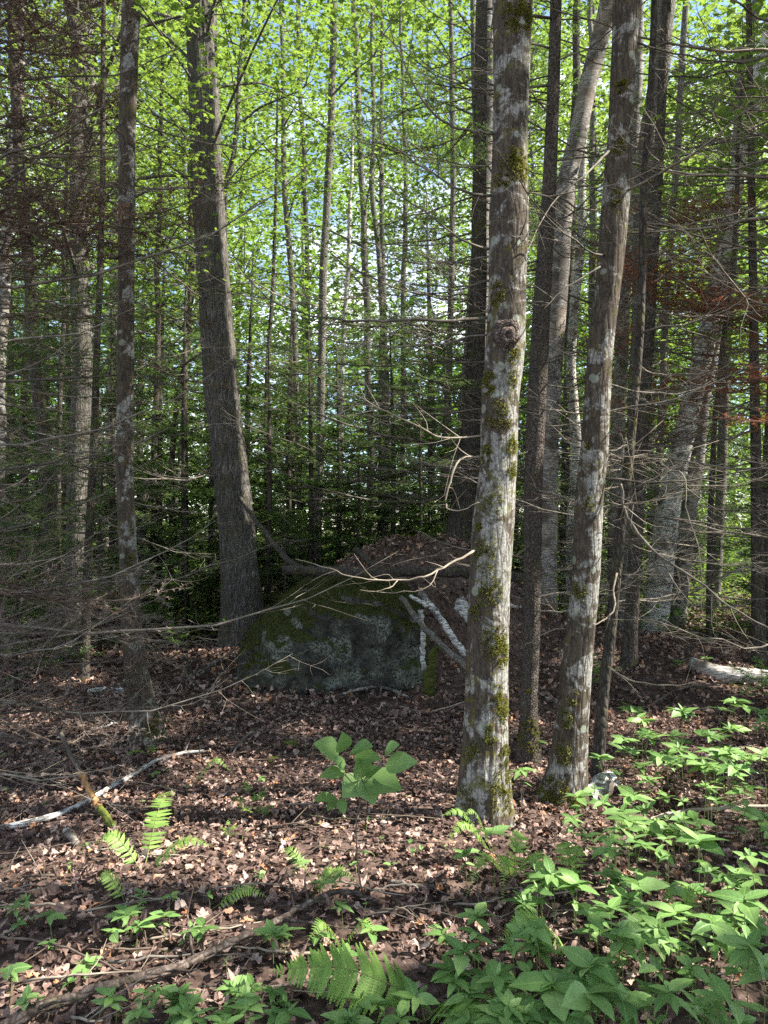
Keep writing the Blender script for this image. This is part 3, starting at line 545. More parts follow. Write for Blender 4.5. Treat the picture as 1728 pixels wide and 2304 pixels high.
more = [ # name, label, nodes, D, H, mat
 ('spruce', 'dark curving spruce trunk left of the sunlit brown trunk', [(25, -50, 22), (40, 350, 24), (72, 700, 26), (92, 950, 27), (112, 1180, 28), (122, 1300, 29), (140, 1520, 32)], 8.3, 10, 'dark_bark'),
 ('spruce', 'thin dark stem between the sunlit brown trunk and the blotched trunk', [(230, 300, 12), (222, 700, 14), (212, 1000, 17), (200, 1250, 19), (190, 1500, 22)], 7.8, 9, 'dark_bark'),
 ('spruce', 'thin dark pole crossing in front of the far left thicket', [(150, 400, 8), (140, 800, 10), (135, 1000, 11), (128, 1400, 14)], 9.5, 8, 'dark_bark'),
 ('birch', 'pale birch stem at the upper left edge of the view', [(52, -50, 20), (38, 250, 22), (12, 600, 24), (0, 900, 26), (-10, 1350, 28)], 8.8, 13, 'birch_old'),
 ('birch', 'pale speckled birch high between the two left trunks', [(192, 0, 26), (205, 300, 26), (190, 600, 26), (215, 900, 24), (235, 1200, 24), (238, 1350, 25)], 15, 16, 'birch_old'),
 ('birch', 'faint pale trunk to the left of the thick maple', [(262, -40, 24), (268, 400, 24), (252, 800, 22), (240, 1300, 22)], 17, 17, 'birch_old'),
 ('slender_tree', 'slim pale trunk right of the thick maple with its upper half against the sky', [(630, -40, 9), (638, 200, 10), (640, 400, 12), (650, 550, 13), (660, 700, 13), (668, 900, 14), (675, 1200, 15)], 15, 16, 'grey_bark'),
 ('slender_tree', 'slim dark trunk in the middle, tallest against the blue sky gap', [(752, -40, 15), (750, 150, 16), (738, 420, 17), (726, 600, 18), (722, 850, 18), (718, 1100, 19)], 13, 16, 'grey_bark'),
 ('slender_tree', 'slim twin stem right of the tallest middle trunk, left one of the pair', [(838, 100, 9), (840, 300, 10), (835, 420, 12), (855, 600, 12), (862, 900, 13), (866, 1150, 14)], 16, 16, 'grey_bark'),
 ('slender_tree', 'slim twin stem right of the tallest middle trunk, right one of the pair', [(860, 60, 8), (858, 300, 10), (862, 600, 12), (868, 800, 12), (872, 1150, 13)], 17.5, 16, 'grey_bark'),
 ('slender_tree', 'pale dead stem fading into the bright gap in the middle', [(790, 400, 8), (784, 600, 10), (770, 800, 12), (765, 1150, 14)], 18, 13, 'birch'),
 ('slender_tree', 'thin grey stem with spreading twigs against the sky', [(905, 200, 9), (912, 400, 10), (908, 700, 12), (905, 1150, 13)], 18, 16, 'grey_bark'),
 ('fir', 'stout dark conifer trunk with a mossy foot on the mound behind the nearest trunk', [(1085, -40, 26), (1082, 200, 28), (1078, 500, 34), (1070, 800, 42), (1050, 1050, 54), (1038, 1180, 64), (1030, 1260, 82)], 10.4, 15, 'dark_bark'),
 ('birch', 'old birch stem directly behind the top of the nearest trunk', [(1098, -40, 34), (1100, 150, 34), (1098, 300, 34), (1085, 600, 36), (1080, 1200, 38)], 12.5, 16, 'birch_old'),
 ('slender_tree', 'grey trunk in the gap just left of the nearest trunk', [(1062, -40, 12), (1066, 200, 14), (1072, 500, 15), (1020, 1150, 17)], 14, 16, 'grey_bark'),
 ('slender_tree', 'grey trunk seen through twigs to the left of the dark conifer', [(1012, 0, 10), (1020, 400, 13), (1010, 800, 14), (1005, 1150, 15)], 15, 16, 'grey_bark'),
 ('birch', 'big leaning old birch between the two near mossy trunks', [(1378, -60, 42), (1364, 26, 42), (1333, 156, 42), (1307, 286, 42), (1275, 417, 44), (1262, 560, 46), (1250, 700, 48), (1235, 900, 50), (1225, 1200, 52)], 9.2, 14, 'birch_old'),
 ('birch', 'bright white birch stem in sunlight between the near mossy trunks', [(1305, 540, 20), (1285, 800, 22), (1292, 900, 24), (1295, 1000, 25), (1288, 1200, 26)], 11.2, 9, 'birch'),
 ('birch', 'smooth pale birch seen right of the leaning grey trunk', [(1425, 380, 26), (1400, 700, 30), (1392, 900, 31), (1385, 1200, 32)], 11.5, 12, 'birch_old'),
 ('maple', 'broad grey trunk leaning right at the upper right', [(1512, -60, 44), (1497, 0, 44), (1480, 180, 46), (1462, 300, 44), (1445, 460, 40), (1440, 700, 36), (1425, 1000, 34), (1410, 1200, 34)], 10.2, 14, 'grey_bark'),
 ('birch', 'tall white birch leaning to the upper right corner, front stem', [(1760, -60, 26), (1728, 70, 30), (1690, 260, 34), (1655, 420, 36), (1625, 600, 40), (1592, 740, 42), (1560, 880, 44), (1535, 1000, 48), (1510, 1110, 50), (1498, 1200, 54)], 11.5, 13, 'birch'),
 ('birch', 'brown flecked birch leaning right, rear stem of the leaning pair', [(1640, 560, 22), (1612, 750, 26), (1585, 900, 30), (1570, 1020, 32), (1552, 1150, 34), (1545, 1210, 36)], 12.2, 10, 'birch_old'),
 ('slender_tree', 'slim grey trunk leaning in the top right corner', [(1705, -40, 18), (1690, 100, 18), (1665, 380, 20), (1640, 700, 20), (1620, 1150, 22)], 15, 15, 'grey_bark'),
 ('slender_tree', 'thin dark trunk at the right of the leaning birches', [(1655, 500, 10), (1620, 850, 11), (1605, 1000, 12), (1600, 1330, 14)], 10.5, 9, 'dark_bark'),
 ('spruce', 'dark trunk at the right edge with its foot in green undergrowth', [(1735, 850, 20), (1725, 1100, 22), (1712, 1280, 26)], 13, 12, 'dark_bark'),
 ('slender_tree', 'thin trunk between the leaning birches and the broad grey trunk', [(1545, 0, 13), (1525, 300, 15), (1505, 600, 15), (1490, 900, 16), (1480, 1200, 18)], 14.5, 15, 'grey_bark'),
 ('slender_tree', 'thin dark trunk behind the slim scaly spruce', [(1298, -30, 16), (1296, 200, 17), (1288, 400, 17), (1270, 1150, 19)], 13, 14, 'dark_bark'),
 ('slender_tree', 'distant dark stem between the blotched trunk and thick maple', [(430, 500, 11), (425, 760, 12), (405, 850, 12), (388, 1000, 13), (385, 1150, 14)], 14, 13, 'dark_bark'),
 ('slender_tree', 'reddish broken stem behind the blotched trunk at left', [(330, 1080, 14), (322, 1150, 15), (320, 1260, 16)], 12, 2.6, 'maple'),
 ('slender_tree', 'short dark stem left of the thick maple foot', [(352, 800, 13), (345, 1100, 14), (342, 1250, 15)], 12.5, 11, 'dark_bark'),
 ('slender_tree', 'dark stem in the conifer thicket right of the thick maple', [(615, 600, 8), (600, 900, 10), (600, 1200, 11)], 16, 12, 'dark_bark'),
]
TR = []
for i, (nm, lb, nd, D, H, mt) in enumerate(more):
    TR.append(tree(nm, lb, 'tree', nd, D, H, M[mt], NEAR_GROUP, sides=18 if D > 9.5 else 26, step=.12, amp=.05, seed=100+i*7, base_flare=1.2, dev=.02))
fork = tree('forked_sapling', 'pale forked sapling curving up beside the thick maple', 'tree', [(552, -60, 9), (548, 60, 9), (538, 170, 10), (531, 290, 11), (522, 370, 13), (508, 420, 13), (505, 520, 13), (512, 700, 14), (520, 1000, 15)], 11, 9.5, M['grey_bark'], NEAR_GROUP, sides=10, step=.12, seed=77, dev=.01)
px_branch(fork, [(536, 280, 11), (590, 240, 11.0), (670, 205, 10.9), (705, 180, 10.8)], .03, .004, 'grey_bark', twigs=10, seed=2, tl=.7)
px_branch(fork, [(548, 110, 11), (580, 60, 11), (620, 20, 10.9)], .02, .004, 'grey_bark', twigs=6, seed=3, tl=.6)
# far trunks filling the depth of the wood
rs = np.random.RandomState(3); side_words = ['left edge', 'left side', 'left of the middle', 'middle', 'right of the middle', 'right side', 'right edge']; tone = {'grey_bark': 'grey', 'dark_bark': 'dark', 'birch_old': 'pale'}
for i in range(14):
    D = rs.uniform(17, 34); px = rs.uniform(-60, 1790)
    if 560 < px < 1000 and rs.rand() < .35: px += 500
    w = rs.uniform(9, 17)*22/D; mt = ['grey_bark', 'dark_bark', 'birch_old'][rs.randint(0, 3)]; ln = rs.normal(0, 60)+(px-864)*.05; H = rs.uniform(13, 20)
    t = tree('distant_tree', f'{"thin" if w < 12 else "slim"} {tone[mt]} trunk far back in the wood at the {side_words[min(6, max(0, int(px/247)))]}', 'tree', [(px+ln, 0, w*.7), (px+ln*.4, 600, w*.85), (px, 1100, w)], D, H, M[mt], 'distant trunks deep in the wood', sides=8, step=.5, amp=.05, seed=300+i, dev=.05)
    TR.append(t); t.D = D; t.px = px; t.far = True
# ------------------------------------------------------------------ leafy crowns
maple_leaf = t_maple()
def px_of(t): p = t.base; return 864+p[0]/p[1]*F
s = 500
for t in TR:
    if not getattr(t, 'far', False): continue
    s += 1; mid = 540 < t.px < 1010
    if s % 7 == 0: continue
    nz = 22 if mid else 34
    crown(t, 3.2 if not mid else rs.uniform(2.5, 5), t.H+1, rs.uniform(2.2, 3.4), nz, 170 if not mid else 120, .14 if t.D > 24 else .12, M['canopy'] if s % 3 else M['canopy2'], s, limb_r=.025, spr=.8, leaf=t_tri())
named = {6: (7, 15, 1.6, 12, 60), 7: (6.5, 16, 1.8, 14, 60), 8: (8, 16, 1.5, 9, 60), 9: (9, 16, 1.5, 9, 50), 4: (5, 16, 2.6, 26, 110), 5: (4, 17, 2.8, 32, 120), 14: (8, 16, 2, 14, 80), 15: (6, 16, 2, 12, 70), 13: (9, 16, 2.4, 16, 90), 19: (6, 14.5, 2.8, 26, 110), 22: (5, 15, 2.6, 26, 110), 25: (6, 15, 2.2, 22, 110), 26: (7, 15, 2.0, 14, 90), 27: (4, 14, 2.2, 22, 100), 20: (8.5, 14, 2.6, 20, 100), 29: (4.5, 12, 2.2, 18, 100), 18: (7, 12, 1.8, 12, 90)}
for k, (a, b, R, nc, pr) in named.items(): crown(TR[k], a, b, R, nc, pr, .10, M['canopy'] if k % 2 else M['canopy2'], 700+k, spr=.6)
crown(L1, 6.0, 17, 4.6, 60, 190, .13, M['canopy'], 801, leaf=maple_leaf, limb_r=.022)
crown(L3, 4.8, 14, 3.6, 40, 160, .13, M['canopy'], 802, leaf=maple_leaf, limb_r=.04)
crown(fork, 4.6, 10.5, 3.0, 34, 130, .12, M['canopy'], 803, leaf=maple_leaf, limb_r=.012)
crown(T1, 8.5, 12.5, 3.2, 22, 110, .13, M['canopy2'], 804, limb_r=.03); crown(T2, 8, 12.5, 3.2, 22, 110, .13, M['canopy2'], 805, limb_r=.03); crown(L2, 8, 12, 2.6, 16, 100, .13, M['canopy2'], 806, limb_r=.03)
# trees added out to the right, towards the sun, to shade the clearing
off = [(6.4, 6.6), (8.0, 2.4), (9.0, 7.6), (11.2, 5.2), (9.8, 10.5), (12.8, 8.6), (7.6, 12.4), (13.8, 2.6), (11.8, 13.0), (9.4, 15.6), (15.4, 11), (6.6, -.6)]
for i, (x, y) in enumerate(off):
    t = Tree(); H = 13+i % 3; t.H = H; zb = float(gz(x, y)); V, T = tube(np.array([[x, y, zb-.05], [x+.1, y, zb+3], [x, y+.1, zb+8], [x+.1, y, H]]), [.17, .14, .10, .03], 12)
    t.base = np.array([x, y, zb]); t.t = thing('shade_tree', ['grey', 'brown', 'dark'][i % 3]+f' leafy tree added beyond the right edge to shade the {["plants", "clearing", "birches", "leaf litter"][i % 4]}', 'tree', (x, y, zb), 'leafy trees towards the sun')
    link('trunk', to_mesh('trunk', V-t.base, T, M['grey_bark']), t.t); t.ax = lambda z, x=x, y=y: np.array([x, y, z]); crown(t, 5.0 if i not in (0, 11) else 4.2, H+.8, 3.2, 64, 165, .165, M['canopy'], 900+i, limb_r=.03, spr=.75)
# understory saplings: leafy, low
rs = np.random.RandomState(91)
for i in range(34):
    D = rs.uniform(10, 24); px = rs.choice([rs.uniform(1150, 1760), rs.uniform(-40, 560), rs.uniform(560, 1150)], p=[.6, .25, .15]); D = max(D, 13) if px < 1150 else D
    p = at(px, 1200, D); zb = float(gz(p[0], p[1])); t = Tree(); H = rs.uniform(1.4, 4.5); t.H = H; t.base = np.array([p[0], p[1], zb]); x, y = p[0], p[1]
    t.t = thing('maple_sapling', f'{"low" if H < 2.4 else "tall"} leafy green sapling in the understorey, {side_words[min(6, max(0, int(px/247)))]}{" and far back" if D > 17 else ""}', 'sapling', (x, y, zb), 'leafy saplings in the understorey')
    V, T = tube(smooth_path([(x, y, zb-.03), (x+rs.normal(0, .1), y, zb+H*.5), (x+rs.normal(0, .15), y, zb+H)], 8), np.linspace(.018, .004, 8), 5); link('stem', to_mesh('stem', V-t.base, T, M['grey_bark']), t.t)
    t.ax = lambda z, x=x, y=y: np.array([x, y, z]); crown(t, zb+.5, zb+H, .9+H*.18, int(8+H*4), 46, .085, M['canopy'], 950+i, limb_r=.006, spr=.33, flat=.06, leaf=maple_leaf if D < 14 else None)
# ------------------------------------------------------------------ conifers
spray = [dead_branch(400+i, 1.3, .0075, r0=.010, sag=.28, up=.16, dens=1.5, nsize=.040, nw=.30) for i in range(3)]
SPR = [g_.arr() for g_ in spray]
def conifer_mesh(seed, H, z0, R, n):
    rs = np.random.RandomState(seed); g = Geo()
    for i in range(n):
        u = (i+.5)/n; z = z0+(H-z0)*u; l = R*(1-u)**.8*rs.uniform(.7, 1.15)+.2; V, T, Mi = SPR[rs.randint(0, 3)]; a = i*2.4+rs.normal(0, .3); c, s_ = math.cos(a), math.sin(a); k = l/1.3
        Q = V*np.array([k, k, k]); Q = np.stack([Q[:, 0]*c-Q[:, 1]*s_, Q[:, 0]*s_+Q[:, 1]*c, Q[:, 2]+z], 1)
        for m in (0, 1): sel = Mi == m; g.add(Q, T[sel], m) if m == 0 else g.add(Q, T[sel], 1)
    Vv, Tt, Mm = g.arr(); used = np.unique(Tt); rm = np.zeros(len(Vv), np.int64); rm[used] = np.arange(len(used)); return to_mesh('crown', Vv[used], rm[Tt], [M['twig'], M['needle']], Mm, False)
CM = [(conifer_mesh(1, 7.5, .5, 1.9, 32), 7.5), (conifer_mesh(2, 5.2, .35, 1.6, 28), 5.2), (conifer_mesh(3, 9.5, 1.6, 2.2, 34), 9.5)]
V, T = tube(np.array([[0, 0, -.1], [0.01, 0, .5], [0, .01, 1]]), [.0095, .008, .001], 8); ctr = to_mesh('trunk', V, T, M['dark_bark'])
con = [(600, 11.2, 1, .95), (700, 12, 1, 1.0), (655, 14, 0, .9), (805, 12.2, 1, .7), (880, 12.6, 0, .75), (950, 12.4, 1, .85), (1000, 14, 1, 1.0), (1045, 12.6, 1, .7), (760, 14.6, 0, .8), (420, 12, 0, .9), (360, 14, 2, .85), (470, 13, 1, 1.1), (250, 11.5, 1, 1.1), (60, 11, 0, .95), (-40, 9.6, 0, .9), (140, 12.5, 0, .95), (20, 13.5, 2, .9), (320, 17, 2, 1.0),
       (1160, 13.6, 1, .8), (1215, 15, 1, 1.0), (1340, 13.5, 1, 1.0), (560, 16.5, 2, .9), (850, 17, 0, .9), (970, 16, 2, 1.0), (1440, 17, 2, 1), (1560, 19, 2, 1), (90, 18, 2, 1.1), (660, 19, 0, 1), (230, 8.6, 1, .55), (40, 7.4, 1, .5), (640, 10.2, 1, .42), (420, 10.6, 1, .45), (1000, 11.2, 1, .5), (1720, 10, 1, .6)]
for i, (px, D, k, sc) in enumerate(con):
    p = at(px, 1200, D); zb = float(gz(p[0], p[1])); me, H = CM[k]; where = side_words[min(6, max(0, int(px/247)))]
    t = thing('fir', f'{"small" if sc*H < 4 else "tall" if sc*H > 7 else "mid-sized"} dark green fir {"deep in the wood" if D > 14 else "in the thicket behind the boulder" if 560 < px < 1100 else "in the thicket"}, {where}', 'fir tree', (p[0], p[1], zb), 'dark green firs of the thicket'); t.rotation_euler = (0, 0, i*1.7)
    link('crown', me, t, sc=(sc, sc, sc)); link('trunk', ctr, t, sc=(H*sc, H*sc, H*sc))
# ------------------------------------------------------------------ dead boughs: long bare branches reaching across the view
DB = []
for i, (Ln, sg, up, dn) in enumerate([(1.9, .20, .34, 1), (1.5, .28, .30, .9), (2.3, .16, .30, .9), (1.1, .10, .22, 1), (1.7, .32, .46, 1.1), (2.6, .24, .38, .8), (.8, .2, .1, 1.2), (1.4, .0, .26, .8)]):
    DB.append((geo_mesh('dead_branch', dead_branch(40+i, Ln, 0, .0062+.0016*Ln, sg, up, dn), M['twig']), Ln))
FB = [geo_mesh('foliage_branch', dead_branch(80+i, 1.2, .005, .008, .2, .15, 1.4, .020), [M['brown_twig'], M['brown_needle']], False) for i in range(3)]
RB = []
for i in range(2): m_ = FB[i].copy(); m_.materials[0] = M['brown_twig']; m_.materials[1] = M['rust']; RB.append(m_)
GB = []
for i in range(3): m_ = FB[i].copy(); m_.materials[1] = M['needle']; GB.append(m_)
def boughs(tr, n, z0, z1, az, spread, seed, sc=(.7, 1.1), meshes=None, name='dead_branch', pitch=0):
    """az: mean heading in degrees (0 = +x, 180 = -x)"""
    rs = np.random.RandomState(seed)
    for i in range(n):
        z = z0+(z1-z0)*(i+rs.uniform(.1, .9))/n; a = RAD(rs.choice(az)+rs.normal(0, spread)); c = tr.ax(min(z, tr.H)); me = (meshes or [d[0] for d in DB])[rs.randint(0, len(meshes or DB))]; s_ = rs.uniform(*sc)
        rr = tr.r(z)*.7 if hasattr(tr, 'r') else .03
        link(name, me, tr.t, loc=tuple(c+np.array([math.cos(a)*rr, math.sin(a)*rr, 0])-tr.base), rot=(rs.normal(0, .25), RAD(pitch)+rs.normal(0, .14), a), sc=(s_, s_, s_))
boughs(T3, 54, 1.0, 5.8, [0, 180, 200, -20], 30, 1, (.45, .95)); boughs(T5, 44, .7, 7, [0, 180, -30], 30, 2, (.6, 1.15)); boughs(T4, 14, 1.2, 4.6, [0, 10, 190], 30, 3, (.4, .8))
def plain_trunk(name, label, x, y, H, r, lean=0, mat='dark_bark', group='bare spruces at the sides'):
    t = Tree(); zb = float(gz(x, y)); t.base = np.array([x, y, zb]); t.H = H; P = smooth_path([(x, y, zb-.06), (x+lean*.3, y, zb+H*.35), (x+lean, y, zb+H)], 30); R = np.linspace(r, r*.3, 30); R[0] *= 1.25
    V, T = tube(P, R, 14); V = V+(.06*r)*fbm(V*9, 3, 2)[:, None]; t.t = thing(name, label, 'tree', tuple(t.base), group); link('trunk', to_mesh('trunk', V-t.base, T, M[mat]), t.t)
    t.ax = lambda z: np.array([np.interp(z, P[:, 2], P[:, 0]), np.interp(z, P[:, 2], P[:, 1]), z]); t.r = lambda z: float(np.interp(z, P[:, 2], R)); return t
S1 = plain_trunk('spruce', 'bare spruce just beyond the left edge, its dead boughs reaching into the view', -3.05, 4.6, 9, .09)
boughs(S1, 23, .9, 5.2, [0, 10, -15, 30], 16, 11, (.8, 1.25))
S2 = plain_trunk('spruce', 'bare spruce at the left, behind the long dead boughs', -3.9, 7.0, 9, .09)
boughs(S2, 30, .8, 7, [0, 20, -30, 180], 20, 12, (.9, 1.3))
S3 = plain_trunk('spruce', 'bare spruce just beyond the right edge with long drooping dead boughs', 3.75, 5.6, 9, .09)
boughs(S3, 34, .9, 5.8, [180, 170, 200, 160], 16, 13, (.8, 1.25))
S4 = plain_trunk('spruce', 'bare spruce at the right between the thin crooked trunk and the leaning birches', 4.2, 8.0, 9, .08)
boughs(S4, 30, .7, 7.5, [180, 0, 200, 150], 25, 14, (.8, 1.3))
boughs(TR[0], 26, .8, 7, [0, 180, -40], 30, 15, (.6, 1.1)); boughs(TR[1], 22, .8, 7.5, [0, 180, -40], 30, 16, (.5, 1.0)); boughs(TR[12], 34, 1.8, 8.5, [0, 180, 200, -30], 30, 17, (.8, 1.4)); boughs(TR[2], 14, 1, 7, [0, 180], 30, 18, (.6, 1.1))
boughs(TR[12], 46, 2.2, 9.5, [180, 200, 220, -20, 0], 40, 19, (1.0, 1.9), GB, 'foliage_branch')
boughs(TR[7], 12, .8, 5, [0, 180, 220, -40], 40, 81, (1.0, 1.7), GB, 'foliage_branch'); boughs(TR[6], 14, .6, 4.5, [0, 180, 220, -40], 40, 82, (1.0, 1.7), GB, 'foliage_branch'); boughs(TR[8], 12, .8, 6, [0, 180, 220, -40], 40, 83, (1.1, 1.8), GB, 'foliage_branch'); boughs(TR[15], 12, 1.2, 6, [0, 180, 220, -40], 40, 84, (1.1, 1.8), GB, 'foliage_branch'); boughs(TR[27], 10, .8, 6, [0, 180, 220, -40], 40, 85, (1.1, 1.8), GB, 'foliage_branch')
boughs(L2, 8, 1.6, 5.0, [0, 180, -30], 40, 20, (.4, .8)); boughs(T1, 6, 1.9, 5.0, [180, 190, 0], 25, 21, (.35, .7))
# brown dead foliage at the upper left and low left; rust at the right
boughs(S1, 16, 3.3, 5.4, [0, 10, -10], 14, 31, (.8, 1.35), FB, 'brown_branch', -6); boughs(S2, 13, 4.2, 8.0, [0, 10, -25], 24, 32, (1.0, 1.5), FB, 'brown_branch', -6)
boughs(L2, 9, 2.9, 4.9, [0, 180, 10, -20], 40, 33, (.45, .8), FB, 'brown_branch'); boughs(L2, 5, .55, 1.15, [0, 180, -25, 200], 20, 34, (.5, .85), FB, 'brown_branch', 8)
boughs(S1, 6, .5, 1.5, [0, -5, 12], 14, 35, (1.0, 1.4), FB, 'brown_branch', 4); boughs(S1, 9, .35, 1.5, [0, -12, 15], 18, 36, (.8, 1.1), None, 'dead_branch', 4)
boughs(S4, 19, 2.9, 5.3, [180, 200, 0, 170, -30], 30, 37, (1.0, 1.5), RB, 'rusty_branch', -4); boughs(S3, 7, 2.6, 3.4, [180, 170, 150], 20, 74, (.8, 1.2), RB, 'rusty_branch', -4); boughs(T5, 8, 3.4, 5.4, [0, 180, -20], 28, 38, (.7, 1.1), RB, 'rusty_branch')
boughs(S2, 20, .9, 4, [0, 20, -20], 30, 39, (1.0, 1.5), GB, 'foliage_branch')
for k_, (t_, n_, z0_, z1_) in enumerate([(TR[7], 18, 1.2, 7), (TR[6], 16, 1.2, 7), (TR[8], 16, 1.4, 8), (TR[15], 18, 1.2, 8), (TR[10], 14, 1.5, 8), (L1, 10, 1.6, 6), (TR[16], 12, 1.5, 6), (TR[26], 18, 1, 8), (TR[25], 16, 1, 8), (TR[29], 14, 1, 6), (TR[14], 14, 2, 8)]): boughs(t_, n_, z0_, z1_, [0, 180, -30, 210], 35, 50+k_, (.8, 1.5))
boughs(TR[12], 16, 2.0, 5.5, [180, 200, 220], 20, 70, (1.0, 1.7)); boughs(T2, 6, 1.8, 5, [0, 180, -20], 30, 71, (.4, .8)); boughs(S4, 16, 2, 7, [180, 200, 0, -20], 25, 72, (1, 1.5)); boughs(S3, 10, 2.5, 5.8, [180, 190], 14, 73, (1.1, 1.5))
# particular branches of the near trees
px_branch(T1, [(1068, 1238, 3.9), (1010, 1270, 3.8), (950, 1298, 3.7), (880, 1306, 3.65), (800, 1300, 3.6), (745, 1280, 3.6), (665, 1258, 3.6)], .009, .0015, 'pale_twig', 26, twigs=5, seed=4, tl=.22)
px_branch(T1, [(985, 1282, 3.75), (965, 1320, 3.7), (900, 1333, 3.68), (830, 1330, 3.66), (810, 1327, 3.65)], .004, .001, 'pale_twig', 14, twigs=3, seed=5, tl=.12)
px_branch(T1, [(895, 1306, 3.66), (870, 1325, 3.6), (838, 1332, 3.6)], .004, .0015, 'pale_twig', 8)
px_branch(T1, [(1082, 1028, 3.95), (1035, 1035, 3.85), (1010, 1090, 3.8), (1005, 1140, 3.8), (1040, 1148, 3.75), (1078, 1130, 3.72)], .008, .002, 'pale_twig', 22, twigs=5, seed=6, tl=.2)
px_branch(T1, [(1095, 715, 3.95), (1010, 722, 3.8), (900, 720, 3.7), (800, 722, 3.7), (700, 710, 3.7), (610, 675, 3.75), (545, 610, 3.8), (510, 540, 3.85)], .012, .002, 'twig', 34, twigs=22, seed=7, tl=.4)
px_branch(T1, [(1112, 300, 3.95), (1040, 292, 3.8), (980, 260, 3.75), (930, 190, 3.7), (880, 60, 3.7), (872, -40, 3.7)], .010, .002, 'twig', 24, twigs=14, seed=8, tl=.4)
px_branch(T1, [(1105, 440, 3.95), (1040, 430, 3.8), (960, 380, 3.75), (880, 330, 3.7), (800, 310, 3.7)], .010, .002, 'twig', 20, twigs=14, seed=9, tl=.35)
px_branch(T1, [(1100, 560, 3.95), (1040, 540, 3.8), (960, 480, 3.75), (900, 440, 3.7), (860, 400, 3.7)], .009, .002, 'twig', 20, twigs=12, seed=10, tl=.35)
px_branch(T1, [(1085, 980, 3.95), (1000, 985, 3.85), (940, 960, 3.8), (880, 930, 3.75), (820, 900, 3.75), (760, 860, 3.75)], .008, .0015, 'pale_twig', 20, twigs=16, seed=11, tl=.35)
px_branch(T2, [(1350, 600, 4.25), (1270, 650, 4.1), (1220, 700, 4.0)], .007, .001, 'twig', 12, twigs=6, seed=12)
px_branch(T2, [(1370, 340, 4.25), (1310, 400, 4.1), (1240, 460, 4.0), (1160, 620, 3.6)], .009, .0015, 'twig', 16, twigs=8, seed=13)
px_branch(T4, [(1396, 1090, 4.7), (1410, 1160, 4.6), (1470, 1240, 4.5), (1560, 1300, 4.4), (1650, 1370, 4.3), (1740, 1420, 4.2)], .016, .004, 'twig', 24, twigs=12, seed=14, tl=.35)
px_branch(T4, [(1388, 1290, 4.7), (1380, 1330, 4.62), (1382, 1370, 4.55), (1350, 1400, 4.45), (1300, 1413, 4.4), (1240, 1418, 4.35), (1180, 1450, 4.35)], .009, .0015, 'pale_twig', 26, twigs=3, seed=15, tl=.15)
px_branch(T4, [(1368, 1500, 4.7), (1420, 1530, 4.6), (1500, 1542, 4.5), (1590, 1532, 4.5)], .008, .0015, 'pale_twig', 18, twigs=2, seed=16, tl=.2)
for k in range(16):
    r_ = np.random.RandomState(600+k); y0 = 1045+r_.normal(0, 22); px_branch(T4, [(1400, y0, 4.72), (1400+r_.uniform(-110, 150), y0+r_.normal(0, 26), 4.6+r_.normal(0, .1)), (1400+r_.uniform(-190, 240), y0+r_.normal(10, 60), 4.5+r_.normal(0, .2))], .004, .001, 'pale_twig', 12, twigs=3, seed=k, tl=.12)
px_branch(T2, [(1420, 1100, 4.2), (1530, 1060, 4.0), (1545, 1150, 3.9), (1575, 1250, 3.9), (1582, 1420, 3.9)], .006, .0015, 'twig', 22, twigs=6, seed=19)
# leafy twig of maple hanging at the top left
r_ = np.random.RandomState(8); g = Geo(); gb = Geo(); gb.add(*tube(smooth_path([at(250, -160, 5.2), at(330, -60, 5.1), at(420, 10, 5.0)], 8), np.linspace(.008, .002, 8), 5)); P = np.array([at(r_.uniform(300, 455), r_.uniform(-70, 62)-abs(i-30)*.5, r_.uniform(4.8, 5.4)) for i in range(60)])
R_ = rotmats(60, r_, .5); g.add(*batch(*t_maple(), R_, P, r_.uniform(.09, .13, 60)))
add_part(L1, 'leafy_twig', gb, M['brown_twig']); add_part(L1, 'foliage', g, M['canopy'], smooth=False)

# ------------------------------------------------------------------ the wood beyond: one mass of leaves one cannot count
rs = np.random.RandomState(55)
def far_mass(name, label, n, y0, y1, zf, size, mat, seed, cl=1.1, gap=True):
    r = np.random.RandomState(seed); m = n//40; y = r.uniform(y0, y1, m); x = r.uniform(-.66, .66, m)*y; z = zf(r, m, y); px = x/y*F+864
    k = np.ones(m, bool)
    k = vn(np.stack([x, y, z*1.3], 1)/4.2, seed) > (-.22 if gap else -.6)
    if gap: k = k & ~((x/y > -.20) & (x/y < .10) & ((z-1.6)/y > .24) & ((z-1.6)/y < .64) & (vn(np.stack([x, y*.4, z], 1)/2.6, 9) > -.12))
    C = np.stack([x, y, z+gz(x, y)*(y > 14)], 1)[k]; P = np.repeat(C, 40, 0)+r.normal(0, 1, (len(C)*40, 3))*np.array([cl, cl, cl*.28]); P = P[P[:, 2] > .05]
    g = Geo(); g.add(*batch(*t_tri(), rotmats(len(P), r, .55), P, r.uniform(.55, 1.35, len(P))*size)); tag(link(name, geo_mesh(name, g, mat, False)), label, kind='stuff')
far_mass('distant_foliage', 'bright leaves of the far wood closing the view', 260000, 28, 56, lambda r, m, y: 1+r.rand(m)**.85*30, .27, M['canopy'], 1, 1.6)
far_mass('distant_foliage', 'leaves of the understorey deep in the wood', 190000, 20, 56, lambda r, m, y: .2+11*r.rand(m)**1.4, .23, M['canopy2'], 2, 1.2, False)
